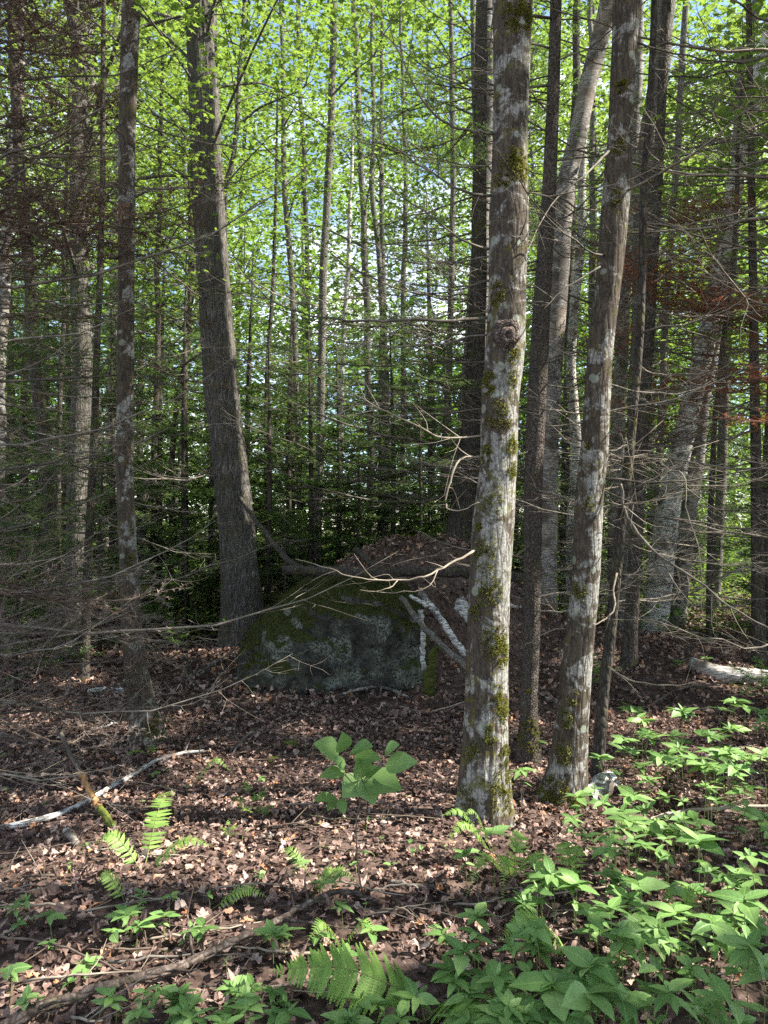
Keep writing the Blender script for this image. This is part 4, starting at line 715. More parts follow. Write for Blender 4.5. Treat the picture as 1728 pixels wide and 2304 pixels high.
# low green ground cover beyond the clearing
r = np.random.RandomState(77); m = 900; y = np.sqrt(r.uniform(9.5**2, 30**2, m)); x = np.where(r.rand(m) < .6, r.uniform(.12, .62, m), r.uniform(-.62, .1, m))*y; C = np.stack([x, y, gz(x, y)+r.uniform(.05, .5, m)], 1)
C = C[((x-.4)/2.4)**2+((y-9.3)/2.2)**2 > 1]; P = np.repeat(C, 42, 0)+r.normal(0, 1, (len(C)*42, 3))*np.array([.28, .28, .09]); P[:, 2] = np.maximum(P[:, 2], gz(P[:, 0], P[:, 1])+.02)
g = Geo(); g.add(*batch(*t_rhomb(), rotmats(len(P), r, .45), P, r.uniform(.05, .12, len(P)))); tag(link('ground_cover', geo_mesh('ground_cover', g, M['canopy'], False)), 'low green leaves covering the ground under the far trees', kind='stuff')
# ------------------------------------------------------------------ sticks and logs on the floor
def over_ground(px, py, h):
    rr = ray(px, py); t = .8
    while t < 60:
        p = np.array([0, 0, EYE])+rr*t
        if p[2] <= float(gz(p[0], p[1]))+h: return p
        t += .01
    return p
def log(name, label, pts, r0, r1, mat, cat='stick', sides=9, amp=.12, seed=0, n=22, twigs=0, group=None, dn=.0028):
    """pts: (px, py, height above the ground)"""
    P = smooth_path([over_ground(*p) for p in pts], n); rr = np.linspace(r0, r1, n); q = np.random.RandomState(seed+5); P[1:-1] += q.normal(0, dn, (n-2, 3)); V, T = tube(P, rr, sides); V += (r0*amp)*np.stack([fbm(V*22+k*9, 3, seed) for k in range(3)], 1)
    t = thing(name, label, cat, tuple(P[0]), group); link('wood', to_mesh('wood', V-P[0], T, M[mat]), t)
    g = Geo()
    for k in range(twigs):
        i = q.randint(3, n-2); d = P[i+1]-P[i]; d /= np.linalg.norm(d); e = d*.5+np.array([-d[1], d[0], q.uniform(.0, .5)])*q.choice([-1, 1]); e[2] = abs(e[2]); e /= np.linalg.norm(e); l = q.uniform(.1, .35)
        V, T = tube(smooth_path([P[i], P[i]+e*l*.5+q.normal(0, .015, 3), P[i]+e*l+q.normal(0, .02, 3)], 6), np.linspace(rr[i]*.4+.001, .001, 6), 4); link('twig', to_mesh('twig', V-P[0], T, M[mat]), t)
    return t
log('birch_stick', 'long white birch stick lying across the left foreground litter', [(-20, 1868, .02), (90, 1845, .03), (180, 1810, .03), (290, 1748, .03), (370, 1704, .04), (458, 1690, .03)], .018, .012, 'birch_log', sides=14, twigs=3, seed=1)
t = log('broken_branch', 'broken branch with peeled orange wood leaning above the birch stick', [(136, 1650, .42), (160, 1700, .33), (180, 1738, .25)], .011, .014, 'twig', 'branch', seed=2)
log('broken_branch', 'peeled orange branch stub with a moss green lower end', [(178, 1735, .26), (205, 1785, .14), (226, 1820, .07)], .016, .018, 'orange_wood', 'branch', seed=3, sides=12)
log('mossy_stub', 'moss green lower end of the peeled branch, stuck in the litter', [(225, 1818, .075), (245, 1850, .03), (264, 1882, -.01)], .019, .024, 'moss', 'branch', seed=4, sides=12)
M['wet_wood'] = m_roughbark('wet_wood', (.035, .026, .02), (.13, .10, .082), (.32, .27, .235), 24, 1, .4); M['mossy_wood'] = m_mossbark('mossy_wood', .2, .8, .02)
log('fallen_branch', 'long fallen branch with birch bark patches curving across the lower left foreground', [(-40, 2330, .05), (110, 2262, .05), (260, 2215, .06), (400, 2175, .06), (520, 2120, .06), (620, 2075, .06), (700, 2028, .06), (780, 2006, .06), (850, 2030, .02)], .020, .011, 'wet_wood', 'branch', 14, seed=5, n=40, twigs=6)
log('arched_twig', 'thin twig arching from the end of the fallen branch', [(845, 2050, .03), (900, 2045, .08), (950, 2075, .06), (980, 2130, .01)], .005, .002, 'brown_twig', 'twig', 6, seed=6)
log('pale_stick', 'smooth pale stick lying among the plants at the right', [(1405, 1862, .01), (1470, 1842, .05), (1540, 1824, .06), (1640, 1818, .06), (1760, 1812, .04)], .011, .008, 'pale_twig', sides=10, seed=7, amp=.06)
log('birch_log', 'white birch log lying in the shade at the right edge', [(1555, 1495, .07), (1600, 1510, .08), (1660, 1520, .08), (1760, 1528, .08)], .075, .085, 'birch_log', 'log', 22, .1, 8)
log('dark_branch', 'dark branch leaning against the birch log at the right', [(1440, 1600, .01), (1530, 1550, .05), (1600, 1540, .1), (1740, 1525, .22)], .012, .009, 'twig', 'branch', 6, seed=9, twigs=3)
log('short_log', 'short dark stick with a white birch end under the arched twig', [(880, 1984, .03), (925, 1992, .035), (978, 1998, .03)], .011, .013, 'birch_old', 'stick', 10, seed=10)
log('bent_stick', 'thin bent tan stick beside the short dark stick', [(805, 2010, .01), (870, 1996, .04), (925, 1990, .05), (945, 2010, .01)], .005, .004, 'pale_twig', 'stick', 7, seed=11)
def air_log(name, label, pts, r0, r1, mat, cat, sides=12, seed=0, n=20, amp=.12, twigs=0):
    P = smooth_path([at(*p) for p in pts], n); q = np.random.RandomState(seed); P[1:-1] += q.normal(0, .006, (n-2, 3)); V, T = tube(P, np.linspace(r0, r1, n), sides); V += (r0*amp)*np.stack([fbm(V*14+k*9, 3, seed) for k in range(3)], 1)
    t = thing(name, label, cat, tuple(P[-1])); link('wood', to_mesh('wood', V-P[-1], T, M[mat]), t); return t
air_log('mossy_log', 'long dark mossy log lying along the top of the boulder', [(640, 1282, 7.1), (720, 1284, 6.98), (850, 1290, 6.95), (980, 1286, 7.0), (1090, 1292, 7.15), (1180, 1300, 7.3)], .045, .055, 'dark_bark', 'log', 18, 1, 34, .3)
air_log('fallen_limb', 'bent dark limb sloping from the thick maple down to the boulder top', [(540, 1120, 9.3), (600, 1205, 8.7), (650, 1262, 8.0), (705, 1292, 7.35)], .028, .04, 'dark_bark', 'branch', 12, 22, 22)
air_log('fallen_limb', 'short dark limb lying down the leaf mound onto the mossy log', [(800, 1235, 8.0), (830, 1262, 7.6), (858, 1292, 7.15)], .035, .03, 'dark_bark', 'branch', 12, 2)
air_log('birch_pole', 'white birch pole leaning from the leaf slope down to the right', [(946, 1333, 6.95), (990, 1390, 6.75), (1030, 1450, 6.55), (1056, 1482, 6.45)], .034, .030, 'birch_log', 'pole', 14, 3)
air_log('birch_pole', 'thin white birch stub forking off the leaning white pole', [(922, 1340, 6.9), (945, 1352, 6.85), (962, 1365, 6.8)], .018, .022, 'birch_log', 'pole', 12, 4, 10)
air_log('brown_pole', 'brown barked pole leaning below the white birch pole', [(902, 1345, 6.85), (950, 1405, 6.6), (1000, 1458, 6.35), (1062, 1512, 6.15)], .026, .030, 'grey_bark', 'pole', 12, 5)
air_log('birch_post', 'short white birch piece standing upright against the boulder', [(946, 1372, 6.75), (951, 1430, 6.7), (953, 1508, 6.66)], .026, .024, 'birch_log', 'post', 14, 6)
air_log('mossy_stump', 'narrow moss green stump standing beside the boulder', [(978, 1455, 6.5), (970, 1500, 6.5), (962, 1562, 6.5)], .035, .055, 'stump_moss', 'stump', 14, 7, 16, .5)
air_log('birch_chunk', 'broken white birch chunk sticking out of the leaf slope', [(1036, 1352, 7.1), (1044, 1372, 7.0), (1052, 1400, 6.9)], .07, .03, 'birch_log', 'log', 12, 8, 8, .5)
log('stick', 'crooked stick with a birch white end lying in front of the boulder', [(640, 1612, .02), (740, 1572, .03), (850, 1545, .05), (925, 1574, .02)], .010, .020, 'birch_old', 'stick', 9, seed=20, twigs=2)
log('stick', 'curved tan stick lying at the left of the nearest trunk foot', [(900, 1590, .02), (960, 1602, .03), (1050, 1578, .05)], .010, .008, 'pale_twig', 'stick', 8, seed=21)
log('stick', 'short blue grey stick standing out of the litter left of the boulder', [(414, 1500, .14), (424, 1525, .07), (446, 1556, .0)], .018, .014, 'grey_bark', 'stick', 9, seed=22)
log('stick', 'long grey stick sloping up to the left end of the boulder', [(400, 1530, .03), (470, 1500, .12), (545, 1450, .30)], .012, .008, 'grey_bark', 'stick', 8, seed=23, twigs=2)
log('stick', 'short white stick lying left of the blotched trunk', [(205, 1642, .02), (235, 1634, .02), (268, 1624, .02)], .010, .008, 'birch_log', 'stick', 9, seed=24)
log('stick', 'short pale stick lying right of the blotched trunk', [(385, 1592, .02), (425, 1600, .02)], .012, .010, 'birch_log', 'stick', 9, seed=25)
log('stick', 'grey stick propped up in the litter beyond the birch stick', [(520, 1702, .0), (545, 1665, .08), (578, 1638, .12)], .008, .006, 'grey_bark', 'stick', 8, seed=26, twigs=1)
log('stick', 'tan stick lying at the left edge low in the view', [(-20, 2120, .02), (60, 2070, .05), (130, 2050, .03)], .007, .004, 'pale_twig', 'stick', 8, seed=27)
log('stick', 'long thin twig bowing across the lower left litter', [(0, 2105, .05), (120, 2125, .05), (220, 2160, .06), (300, 2200, .04), (355, 2220, .02)], .005, .003, 'brown_twig', 'twig', 7, seed=28, twigs=2)
log('stick', 'pale curved twig standing upright left of the fallen branch', [(412, 2150, .0), (415, 2110, .06), (440, 2075, .09), (468, 2050, .11)], .003, .002, 'pale_twig', 'twig', 6, seed=29)
log('fallen_log', 'pale dead log lying far back at the left behind the blotched trunk', [(190, 1262, .3), (240, 1250, .4), (330, 1240, .45)], .05, .04, 'birch_old', 'log', 12, seed=30)
log('fallen_log', 'pale birch log lying far back in the undergrowth at the right', [(1540, 1238, .12), (1640, 1236, .1), (1760, 1238, .1)], .09, .08, 'birch_log', 'log', 12, seed=31)
log('fallen_log', 'thin grey log lying on the floor behind the blotched trunk', [(215, 1432, .12), (320, 1440, .1), (420, 1448, .06)], .03, .022, 'twig', 'log', 10, seed=32)
log('fallen_log', 'pale birch pieces lying in the shade left behind the blotched trunk', [(200, 1558, .04), (235, 1552, .04), (275, 1556, .04)], .03, .03, 'birch_log', 'log', 10, seed=33)
log('stick', 'dark forked stick crossing the sunlit litter in the middle', [(680, 1830, .03), (740, 1843, .04), (850, 1842, .04), (905, 1838, .02)], .007, .004, 'dark_bark', 'stick', 7, seed=34, twigs=3)
log('stick', 'thick dark root-like stick at the left of the nearest trunk', [(590, 1865, .02), (660, 1855, .02), (700, 1840, .02)], .012, .006, 'dark_bark', 'stick', 8, seed=35, twigs=2)
for k, (a, b) in enumerate([((1115, 1362), (1170, 1366)), ((1205, 1368), (1235, 1366)), ((1232, 1572), (1256, 1580)), ((150, 1870), (172, 1895))]):
    log('bark_scrap', ['pale birch piece behind the nearest trunk', 'pale birch piece right of the slim scaly trunk', 'white scrap of bark between the near trunks', 'crumpled white bark scrap near the peeled branch', 'grey scrap of bark beside the fern'][k], [(*a, .03), (*b, .03)], .03 if k < 3 else .018, .02, 'birch_log', 'bark', 7, .5, 40+k, 6)
rs = np.random.RandomState(23)
where9 = lambda px, py: ['left', 'middle', 'right'][min(2, int(px/576))]+' '+['background', 'middle ground', 'foreground'][0 if py < 1560 else 1 if py < 1850 else 2]
for k in range(70):
    px, py = rs.uniform(0, 1728), rs.uniform(1480, 2290); 
    if 520 < px < 1000 and py < 1600: continue
    a = rs.uniform(-.5, .5)+(math.pi if rs.rand() < .5 else 0); l = rs.uniform(60, 260)*(py-1150)/700; m = rs.randint(0, 4)
    log('stick', ['thin grey', 'thin brown', 'slim pale', 'dark'][m]+f' stick lying in the litter of the {where9(px, py)}', [(px, py, .03), (px+l*.5*math.cos(a), py+l*.2*math.sin(a)+rs.uniform(-8, 8), rs.uniform(.03, .07)), (px+l*math.cos(a), py+l*.4*math.sin(a), .03)], rs.uniform(.003, .007), .002, ['twig', 'brown_twig', 'pale_twig', 'dark_bark'][m], 'stick', 5, .1, 100+k, 12, rs.randint(0, 4), 'loose sticks in the litter')
# curled sheet of birch bark
def bark_sheet():
    c = over_ground(1350, 1765, .05); n, m = 16, 12; V = []
    for i in range(n):
        for j in range(m):
            u, v = i/(n-1)-.5, j/(m-1)-.5; a = v*2.6; V.append((u*.24+.02*math.sin(v*5), .07*math.sin(a), .07*math.cos(a)-.05+.012*math.sin(u*9)))
    V = np.array(V); V += .008*np.stack([fbm(V*16+k, 3, k) for k in range(3)], 1); T = []
    for i in range(n-1):
        for j in range(m-1): a = i*m+j; T += [(a, a+1, a+m+1), (a, a+m+1, a+m)]
    t = thing('birch_bark', 'curled white sheet of peeled birch bark at the foot of the crooked trunk', 'bark', tuple(c)); t.rotation_euler = (.15, -.1, .75); link('sheet', to_mesh('sheet', V*1.35, np.array(T), M['birch_log']), t)
bark_sheet()
def lump(name, label, px, py, r, mat, cat):
    c = over_ground(px, py, 0); bm = bmesh.new(); bmesh.ops.create_icosphere(bm, subdivisions=4, radius=1); co = np.array([v.co for v in bm.verts]); co = co*(1+.25*fbm(co*2.2, 4, int(px)))[:, None]*np.array([1.2, 1, .7])*r
    for v, q in zip(bm.verts, co): v.co = q
    me = bpy.data.meshes.new(name); bm.to_mesh(me); bm.free(); me.materials.append(M[mat]); [setattr(p, 'use_smooth', True) for p in me.polygons]; tag(link(name, me, loc=tuple(c+[0, 0, r*.3])), label, cat)
lump('mossy_stone', 'round mossy stone in the shaded litter, the farther of two', 656, 1678, .045, 'moss', 'stone'); lump('mossy_stone', 'small yellow green mossy stone beside the larger one', 616, 1712, .035, 'moss', 'stone'); lump('wood_knot', 'knobbly grey birch knot lying on the sunlit litter', 598, 1888, .034, 'birch_old', 'wood')
# ------------------------------------------------------------------ broad-leaved plants
LM = []
for i in range(5): V, T = curve_leaf(1, .40+.03*(i % 3), 9, .22, .22+.1*i, .05, 'ovate', i); LM.append((V, T))
def leafmesh(Ln, mat, shape, ws, droops, nm='leaf', serr=.05, n=9):
    return [to_mesh(nm, *curve_leaf(Ln, Ln*w, n, .2, d, serr, shape, k), M[mat]) for k, (w, d) in enumerate(zip(ws, droops))]
AL = leafmesh(.10, 'aster', 'ovate', [.44, .50, .42, .47, .53], [.05, .18, .30, .12, .24])
BL = leafmesh(.10, 'aster', 'ovate', [.62, .66, .58], [.15, .3, .22])
HL = leafmesh(.10, 'hobble', 'ovate', [.92, 1.0, .86], [.02, .07, .12], serr=.015, n=12)
rs = np.random.RandomState(42)
def whorl(px, py, h, n, Ln, label, lm=AL, name='whorled_plant', el=.1, group='leafy plants of the foreground', cat='plant', lower=True):
    p = over_ground(px, py, h); b = p.copy(); b[2] = float(gz(p[0], p[1])); b[0] += rs.normal(0, .012); b[1] += rs.normal(0, .012); t = thing(name, label, cat, tuple(b), group)
    P = smooth_path([(0, 0, -.02), tuple((p-b)*[.4, .4, .5]+[rs.normal(0, .008), rs.normal(0, .008), 0]), tuple(p-b)], 8); V, T = tube(P, np.linspace(.0022, .0013, 8), 5); link('stem', to_mesh('stem', V, T, M['stem']), t)
    a0 = rs.uniform(0, 6.3)
    for i in range(n):
        a = a0+i*2*math.pi/n+rs.normal(0, .16); s = Ln/.10*rs.uniform(.55, .98); link('leaf', lm[rs.randint(0, len(lm))], t, loc=tuple(p-b+[0, 0, rs.uniform(-.012, .004)]), rot=(rs.normal(0, .28), -el+rs.normal(0, .16), a), sc=(s, s*rs.uniform(.85, 1.2), s))
    if lower and rs.rand() < .6:
        q = P[5]
        for i in range(rs.randint(1, 4)): s = Ln/.10*rs.uniform(.35, .6); link('leaf', lm[rs.randint(0, len(lm))], t, loc=tuple(q), rot=(rs.normal(0, .3), rs.normal(.1, .2), rs.uniform(0, 6.3)), sc=(s, s, s))
    if lower and rs.rand() < .35:
        for i in range(2): s = Ln/.10*rs.uniform(.25, .4); link('leaf', lm[0], t, loc=tuple(p-b), rot=(0, -.9, rs.uniform(0, 6.3)), sc=(s, s, s))
    return t
num = ['no', 'one', 'two', 'three', 'four', 'five', 'six', 'seven', 'eight', 'nine']
def near_what(px, py):
    if py < 1720: return 'behind the pale stick, in sun'
    if px > 1380 and py < 1830: return 'just behind the pale stick'
    if px > 1380 and py < 1960: return 'just in front of the pale stick'
    if px > 1450: return 'in the lower right clump'
    if px > 1130 and py < 1960: return 'near the second mossy trunk'
    if px > 1130 and py < 2140: return 'right of the big fern'
    if px > 1000 and py < 2010: return 'beside the nearest trunk'
    if px > 1000: return 'at the bottom beyond the fern'
    if px > 560 and py < 2080: return 'behind the big fern'
    if px > 560: return 'at the bottom middle'
    return 'in the lower left litter'
explicit = [(1072, 2062, 6, .115, .22), (1325, 2057, 6, .11, .24), (1486, 2083, 6, .11, .26), (1676, 2025, 7, .13, .32), (1687, 2124, 7, .13, .30), (1395, 2114, 6, .10, .2), (1603, 2072, 6, .12, .28), (1437, 1989, 6, .12, .26), (1119, 2187, 4, .09, .15), (1286, 1843, 7, .11, .16), (1354, 1807, 6, .10, .16),
            (1572, 1890, 7, .14, .32), (1499, 1843, 4, .07, .14), (1536, 1598, 9, .15, .42), (1645, 1640, 9, .15, .40), (1510, 1656, 7, .13, .32), (1452, 1624, 6, .10, .26), (1176, 1734, 6, .11, .24), (1104, 1869, 5, .12, .28), (1046, 1921, 6, .10, .16), (1223, 1979, 6, .12, .22), (1463, 1755, 6, .11, .22),
            (1588, 1770, 6, .12, .24), (1426, 1791, 7, .14, .22), (1687, 1927, 6, .11, .26), (1609, 2213, 4, .06, .14), (1700, 1600, 7, .12, .4), (1725, 1700, 7, .13, .3), (1480, 1700, 6, .1, .2), (1670, 1780, 6, .1, .2), (1390, 1740, 5, .08, .14), (633, 2104, 6, .075, .12), (560, 2265, 6, .09, .14), (432, 2291, 6, .085, .12),
            (312, 2275, 6, .09, .10), (60, 2247, 6, .07, .09), (766, 2036, 5, .065, .12), (672, 1937, 5, .075, .14), (22, 2180, 6, .08, .12), (250, 2239, 4, .07, .10), (643, 2255, 4, .045, .10), (385, 2015, 4, .06, .07), (110, 2120, 6, .05, .06), (1020, 2285, 4, .10, .14), (900, 2290, 5, .10, .12), (780, 2296, 5, .09, .12), (1530, 1490, 6, .12, .12), (1590, 1480, 5, .10, .14)]
for px, py, n, Ln, h in explicit: whorl(px, py, h, n, Ln, f'{"tall" if h > .3 else "low" if h < .15 else "leafy"} plant, {num[n]} whorled leaves, {near_what(px, py)}')
# the fill of the dense patch
for k in range(150):
    u = rs.rand(); px, py = (rs.uniform(1330, 1740), rs.uniform(1850, 2300)) if u < .42 else (rs.uniform(1060, 1500), rs.uniform(1960, 2300)) if u < .72 else (rs.uniform(1290, 1740), rs.uniform(1690, 1880)) if u < .93 else (rs.uniform(1010, 1250), rs.uniform(2130, 2300))
    n = rs.randint(4, 8); h = rs.uniform(.08, .26); Ln = rs.uniform(.07, .13); whorl(px, py, h, n, Ln, f'{"tall" if h > .21 else "low" if h < .13 else "leafy"} plant, {num[n]} {"large" if Ln > .11 else "small" if Ln < .085 else "mid-sized"} leaves, {near_what(px, py)}')
for k in range(34):
    px, py = rs.uniform(1400, 1745), rs.uniform(1575, 1730); n = rs.randint(6, 9); h = rs.uniform(.16, .38); Ln = rs.uniform(.11, .15); whorl(px, py, h, n, Ln, f'{"tall" if h > .3 else "leafy"} plant, {num[n]} whorled leaves, {near_what(px, py)}')
for k in range(46):
    px, py = (rs.uniform(180, 1020), rs.uniform(2215, 2300)) if k % 2 else (rs.uniform(0, 1000), rs.uniform(1960, 2290)); n = rs.randint(4, 7); h = rs.uniform(.05, .13); Ln = rs.uniform(.055, .10); whorl(px, py, h, n, Ln, f'low plant, {num[n]} {"mid-sized" if Ln > .08 else "small"} leaves, {near_what(px, py)}')
# broad-leaved low plants at the bottom
for px, py, n, Ln, h in [(1322, 2234, 5, .15, .26), (1244, 2213, 4, .14, .24), (1180, 2285, 5, .14, .2), (1400, 2250, 4, .13, .22), (1330, 2170, 5, .12, .26), (1265, 2290, 5, .14, .2), (281, 2057, 6, .075, .10), (255, 2095, 5, .07, .08), (310, 2080, 5, .07, .09), (40, 2075, 4, .06, .07), (345, 1740, 4, .05, .05), (590, 1750, 4, .06, .04), (1210, 1665, 3, .1, .18)]:
    whorl(px, py, h, n, Ln, f'plant, {num[n]} broad leaves, {near_what(px, py)}', BL, 'broad_leaved_plant', .05)
# seedlings: one to three small leaves
for k, (px, py, s) in enumerate([(922, 1893, .075), (880, 1945, .05), (830, 1915, .05), (858, 1884, .03), (1000, 1905, .03), (1720, 1895, .06), (10, 1775, .05), (320, 1800, .04), (960, 1960, .03), (1590, 2215, .04), (1680, 2260, .08), (5, 1700, .05)]):
    whorl(px, py, .03+s*.3, 1+(k % 2), s, f'seedling with {num[1+k % 2]} oval {"leaf" if k % 2 == 0 else "leaves"}, {near_what(px, py)}', BL, 'seedling', .25, 'seedlings in the litter', 'seedling', False)
for k in range(60):
    py = rs.uniform(1640, 2290); px = rs.uniform(20, 1150); n = rs.randint(1, 5); whorl(px, py, rs.uniform(.02, .07), n, rs.uniform(.018, .045), f'tiny {num[n]}-leaved seedling, {near_what(px, py)}', BL, 'seedling', .15, 'seedlings in the litter', 'seedling', False)
# the broad-leaved shrub in the middle
hb = over_ground(826, 2028, 0); hs = thing('hobblebush', 'young shrub with large round leaves on a thin bare stem, in the middle', 'shrub', tuple(hb)); HD = hb[1]
P = smooth_path([hb-[0, 0, .02], at(808, 1971, HD), at(801, 1860, HD), at(812, 1800, HD), at(818, 1760, HD)], 16); V, T = tube(P, np.linspace(.004, .003, 16), 6); link('stem', to_mesh('stem', V-hb, T, M['brown_twig']), hs)
for a, b in [((815, 1780), (768, 1800)), ((818, 1762), (868, 1718)), ((818, 1762), (778, 1735)), ((818, 1762), (792, 1690)), ((868, 1718), (866, 1690))]:
    V, T = tube(smooth_path([at(*a, HD), at(*b, HD+rs.uniform(-.03, .06))], 5), [.002]*5, 4); link('stem', to_mesh('stem', V-hb, T, M['brown_twig']), hs)
for (ax_, ay_), (bx, by), wd in [((820, 1750), (843, 1815), 1.0), ((824, 1752), (908, 1780), .95), ((818, 1750), (768, 1798), .95), ((868, 1722), (944, 1716), .7), ((776, 1735), (714, 1752), .6), ((757, 1795), (702, 1808), .65), ((765, 1797), (775, 1835), .8), ((762, 1695), (702, 1672), .7), ((772, 1690), (768, 1642), .75), ((790, 1690), (842, 1680), .7), ((798, 1702), (862, 1712), .7), ((866, 1692), (900, 1676), .9), ((820, 1748), (800, 1700), .8), ((822, 1748), (860, 1730), .9), ((776, 1730), (745, 1700), .7), ((762, 1800), (735, 1825), .8)]:
    A = at(ax_, ay_, HD+rs.uniform(0, .05)); B = at(bx, by, HD-rs.uniform(.01, .07)); d = B-A; ln = np.linalg.norm(d); d /= ln; up = np.array([0, -.6, .8])+rs.normal(0, .16, 3); s_ = np.cross(up, d); s_ /= np.linalg.norm(s_); up = np.cross(d, s_)
    m = Matrix(((d[0], s_[0], up[0], 0), (d[1], s_[1], up[1], 0), (d[2], s_[2], up[2], 0), (0, 0, 0, 1))); o = link('leaf', HL[rs.randint(0, 3)], hs); k = ln/.10*.96; o.matrix_basis = Matrix.Translation(Vector(A-hb)) @ m @ Matrix.Diagonal((k, k*wd*1.08, k, 1))
# ------------------------------------------------------------------ ferns
def pinna_mesh(seed):
    r = np.random.RandomState(seed); n = 13; V, T = [], []
    for i in range(n):
        t0, t1 = i/n, (i+.86)/n; tm = (t0+t1)/2; w = .165*(1-tm)**.62*(1 if i else .8)+.01; z = -.10*tm*tm
        for s in (-1, 1):
            a = len(V); V += [(t0, 0, z), (t1, 0, z), (t1+.35/n, s*w*.75, z-.012), (tm+.45/n, s*w, z-.02), (t0+.12/n, s*w*.72, z-.012)]
            T += [(a, a+1, a+2), (a, a+2, a+3), (a, a+3, a+4)] if s > 0 else [(a, a+2, a+1), (a, a+3, a+2), (a, a+4, a+3)]
    return to_mesh('pinna', np.array(V), np.array(T), M['fern'], smooth=False)
PM = [pinna_mesh(i) for i in range(2)]
def fern(label, base, fronds, cat='fern'):
    """fronds: (tip px, tip py, tip height, arch, width)"""
    b = over_ground(*base, 0) if len(base) == 2 else over_ground(*base); t = thing('fern', label, cat, tuple(b), 'ferns of the clearing')
    for tx, ty, th, arch, wd in fronds:
        e = over_ground(tx, ty, th); mid = (b*.45+e*.55); mid[2] += arch; P = smooth_path([b, mid, e], 40); V, T = tube(P, np.linspace(.0022, .0007, 40), 4); f = link('frond', to_mesh('rachis', V-b, T, M['stem']), t)
        L_ = np.linalg.norm(np.diff(P, axis=0), axis=1).sum(); n = int(min(27, max(12, L_/.0165)))
        for k in range(n):
            u = .16+.83*k/n; i = int(u*39); d = P[min(i+1, 39)]-P[i-1]; d /= np.linalg.norm(d); sd2 = np.cross(d, [0, 0, 1.0]); sd2 /= np.linalg.norm(sd2)+1e-9; up = np.cross(sd2, d); rl = .45*np.sign(sd2[1])*min(1, abs(sd2[1])*1.3); sd2 = sd2*math.cos(rl)+up*math.sin(rl); up = np.cross(sd2, d); x = (u-.16)/.84; prof = wd*(.62+.38*min(1, x/.22))*max(.06, (1-x)**.8)
            for s in (-1, 1):
                dx = sd2*s*.94+d*.30-up*rs.uniform(.05, .28); dx /= np.linalg.norm(dx); nz = up+rs.normal(0, .1, 3); sy = np.cross(nz, dx); sy /= np.linalg.norm(sy); nz = np.cross(dx, sy)
                m = Matrix(((dx[0], sy[0], nz[0], 0), (dx[1], sy[1], nz[1], 0), (dx[2], sy[2], nz[2], 0), (0, 0, 0, 1))); o = link('pinna', PM[k % 2], f); k_ = prof*rs.uniform(.9, 1.08); o.matrix_basis = Matrix.Translation(Vector(P[i]-b)) @ m @ Matrix.Diagonal((k_, min(k_*1.0, .09), k_, 1))
fern('big bright green fern arching over the litter at the bottom centre', (985, 2262), [(600, 2185, .17, .06, .17), (1085, 2345, .12, .08, .15)])
fern('fern with three spread fronds in front of the birch stick at the left', (322, 1965), [(392, 1778, .20, .12, .085), (205, 1900, .13, .10, .07), (482, 1905, .14, .08, .06)])
fern('small arched fern right of the end of the birch stick', (432, 1770), [(522, 1738, .10, .12, .05)])
fern('small fern at the left above the broad-leaved plants', (285, 2035), [(210, 1985, .10, .07, .06)])
fern('flat fern frond lying in the litter at the left of the fallen branch', (475, 2048), [(606, 2020, .07, .06, .055)])
fern('narrow yellow green fern left of the nearest trunk foot', (1110, 1930), [(1002, 1896, .16, .12, .06), (990, 1835, .26, .1, .05), (1040, 1835, .24, .1, .04)])
fern('fern with drooping fronds in front of the nearest trunk', (1150, 1990), [(1130, 2030, .08, .16, .06), (1045, 2025, .07, .16, .06), (1180, 1880, .2, .08, .075), (1245, 2010, .1, .15, .08)])
fern('low fern between the near trunks and the whorled plants', (1290, 2000), [(1262, 1892, .16, .06, .08), (1310, 1905, .16, .06, .06)])
fern('fern standing among the whorled plants at the right', (1530, 2120), [(1495, 1985, .24, .06, .08), (1560, 2000, .22, .06, .07)])
fern('fern arching to the left below the second mossy trunk', (1300, 2170), [(1115, 2120, .14, .12, .085)])
fern('little fern left of the shrub stem', (700, 1975), [(622, 1918, .09, .06, .045)])
fern('pale little fern right of the shrub stem', (700, 2020), [(806, 1985, .07, .08, .055), (760, 1960, .1, .05, .05)])
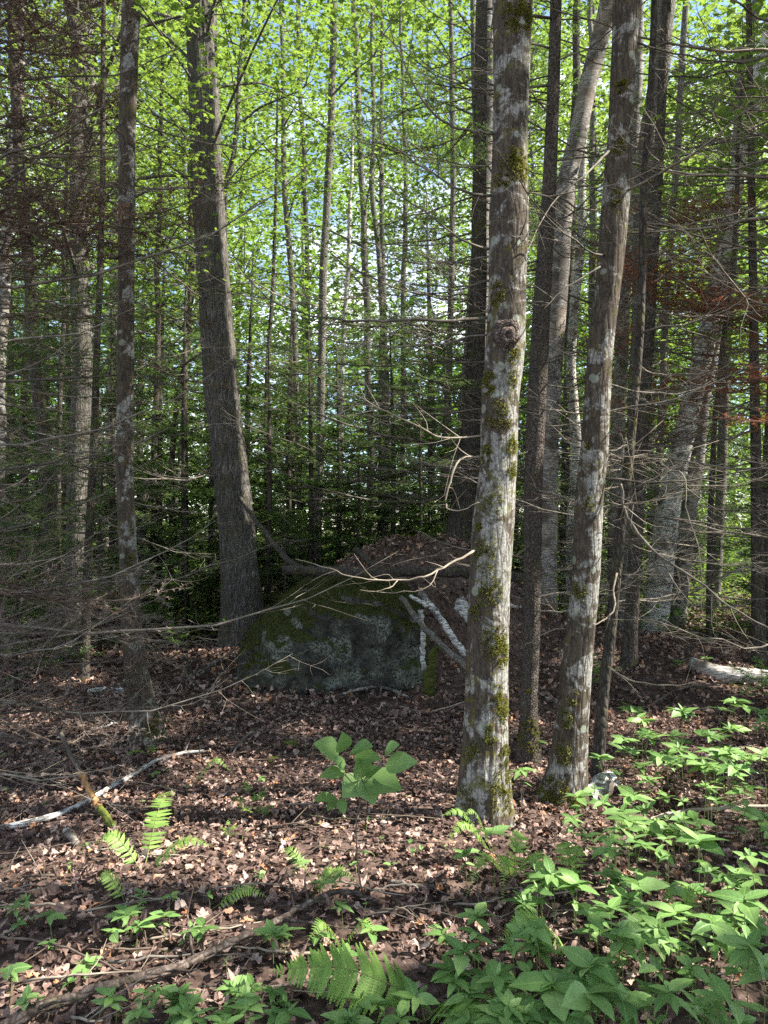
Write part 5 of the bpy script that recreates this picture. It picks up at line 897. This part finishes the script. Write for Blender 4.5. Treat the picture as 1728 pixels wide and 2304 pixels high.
fern('little fern in shade at the foot of the blotched trunk', (345, 1700), [(272, 1708, .08, .05, .05), (338, 1680, .1, .04, .05)])
fern('small fern behind the big fern', (770, 2130), [(690, 2120, .1, .08, .05), (850, 2105, .1, .07, .05)])
# small fir seedlings
def seedling_fir(label, px, py, s, n=7):
    b = over_ground(px, py, 0); t = thing('fir_seedling', label, 'fir seedling', tuple(b), 'fir seedlings')
    V, T = tube(np.array([[0, 0, 0], [0, 0, s*.6], [0, 0, s]]), [.004, .003, .001], 5); link('trunk', to_mesh('trunk', V, T, M['brown_twig']), t)
    for i in range(n): k = s*rs.uniform(.5, .8); link('bough', GB2[i % 3], t, loc=(0, 0, s*(.3+.7*i/n)), rot=(rs.normal(0, .15), -.15, i*2.4), sc=(k, k, k))
GB2 = []
for i in range(3): GB2.append(geo_mesh('bough', dead_branch(120+i, 1.0, .02, .012, .1, .2, .7, .075), [M['brown_twig'], M['fern']], False))
seedling_fir('bright green fir seedling in the litter left of the shrub', 560, 1850, .17); seedling_fir('smaller fir seedling just in front of the bright one', 515, 1890, .08)
seedling_fir('dark fir seedling in the shade right of the slim scaly trunk', 1335, 1560, .35, 12); seedling_fir('fir seedling at the right edge beside the birch log', 1715, 1600, .4, 12); seedling_fir('fir seedling behind the thick litter left of the boulder', 400, 1470, .35, 10)

# ------------------------------------------------------------------ labels: tell equal ones apart by their order from the left
from collections import defaultdict
bpy.context.view_layer.update(); dd = defaultdict(list)
for o in S.objects:
    if o.get('category') and o['category'] != 'dead leaf': dd[o['label']].append(o)
words_ = ['leftmost', 'second from left', 'third from left', 'fourth from left', 'fifth from left', 'sixth from left', 'seventh from left', 'eighth from left', 'ninth from left', 'tenth from left']
for lb, obs in dd.items():
    if 1 < len(obs) <= 11:
        obs.sort(key=lambda o: o.location.x/max(.5, o.location.y))
        for i, o in enumerate(obs):
            w = 'rightmost of these' if i == len(obs)-1 else words_[i]
            if len((lb+' '+w).split()) <= 16: o['label'] = f'{lb}, {w}'
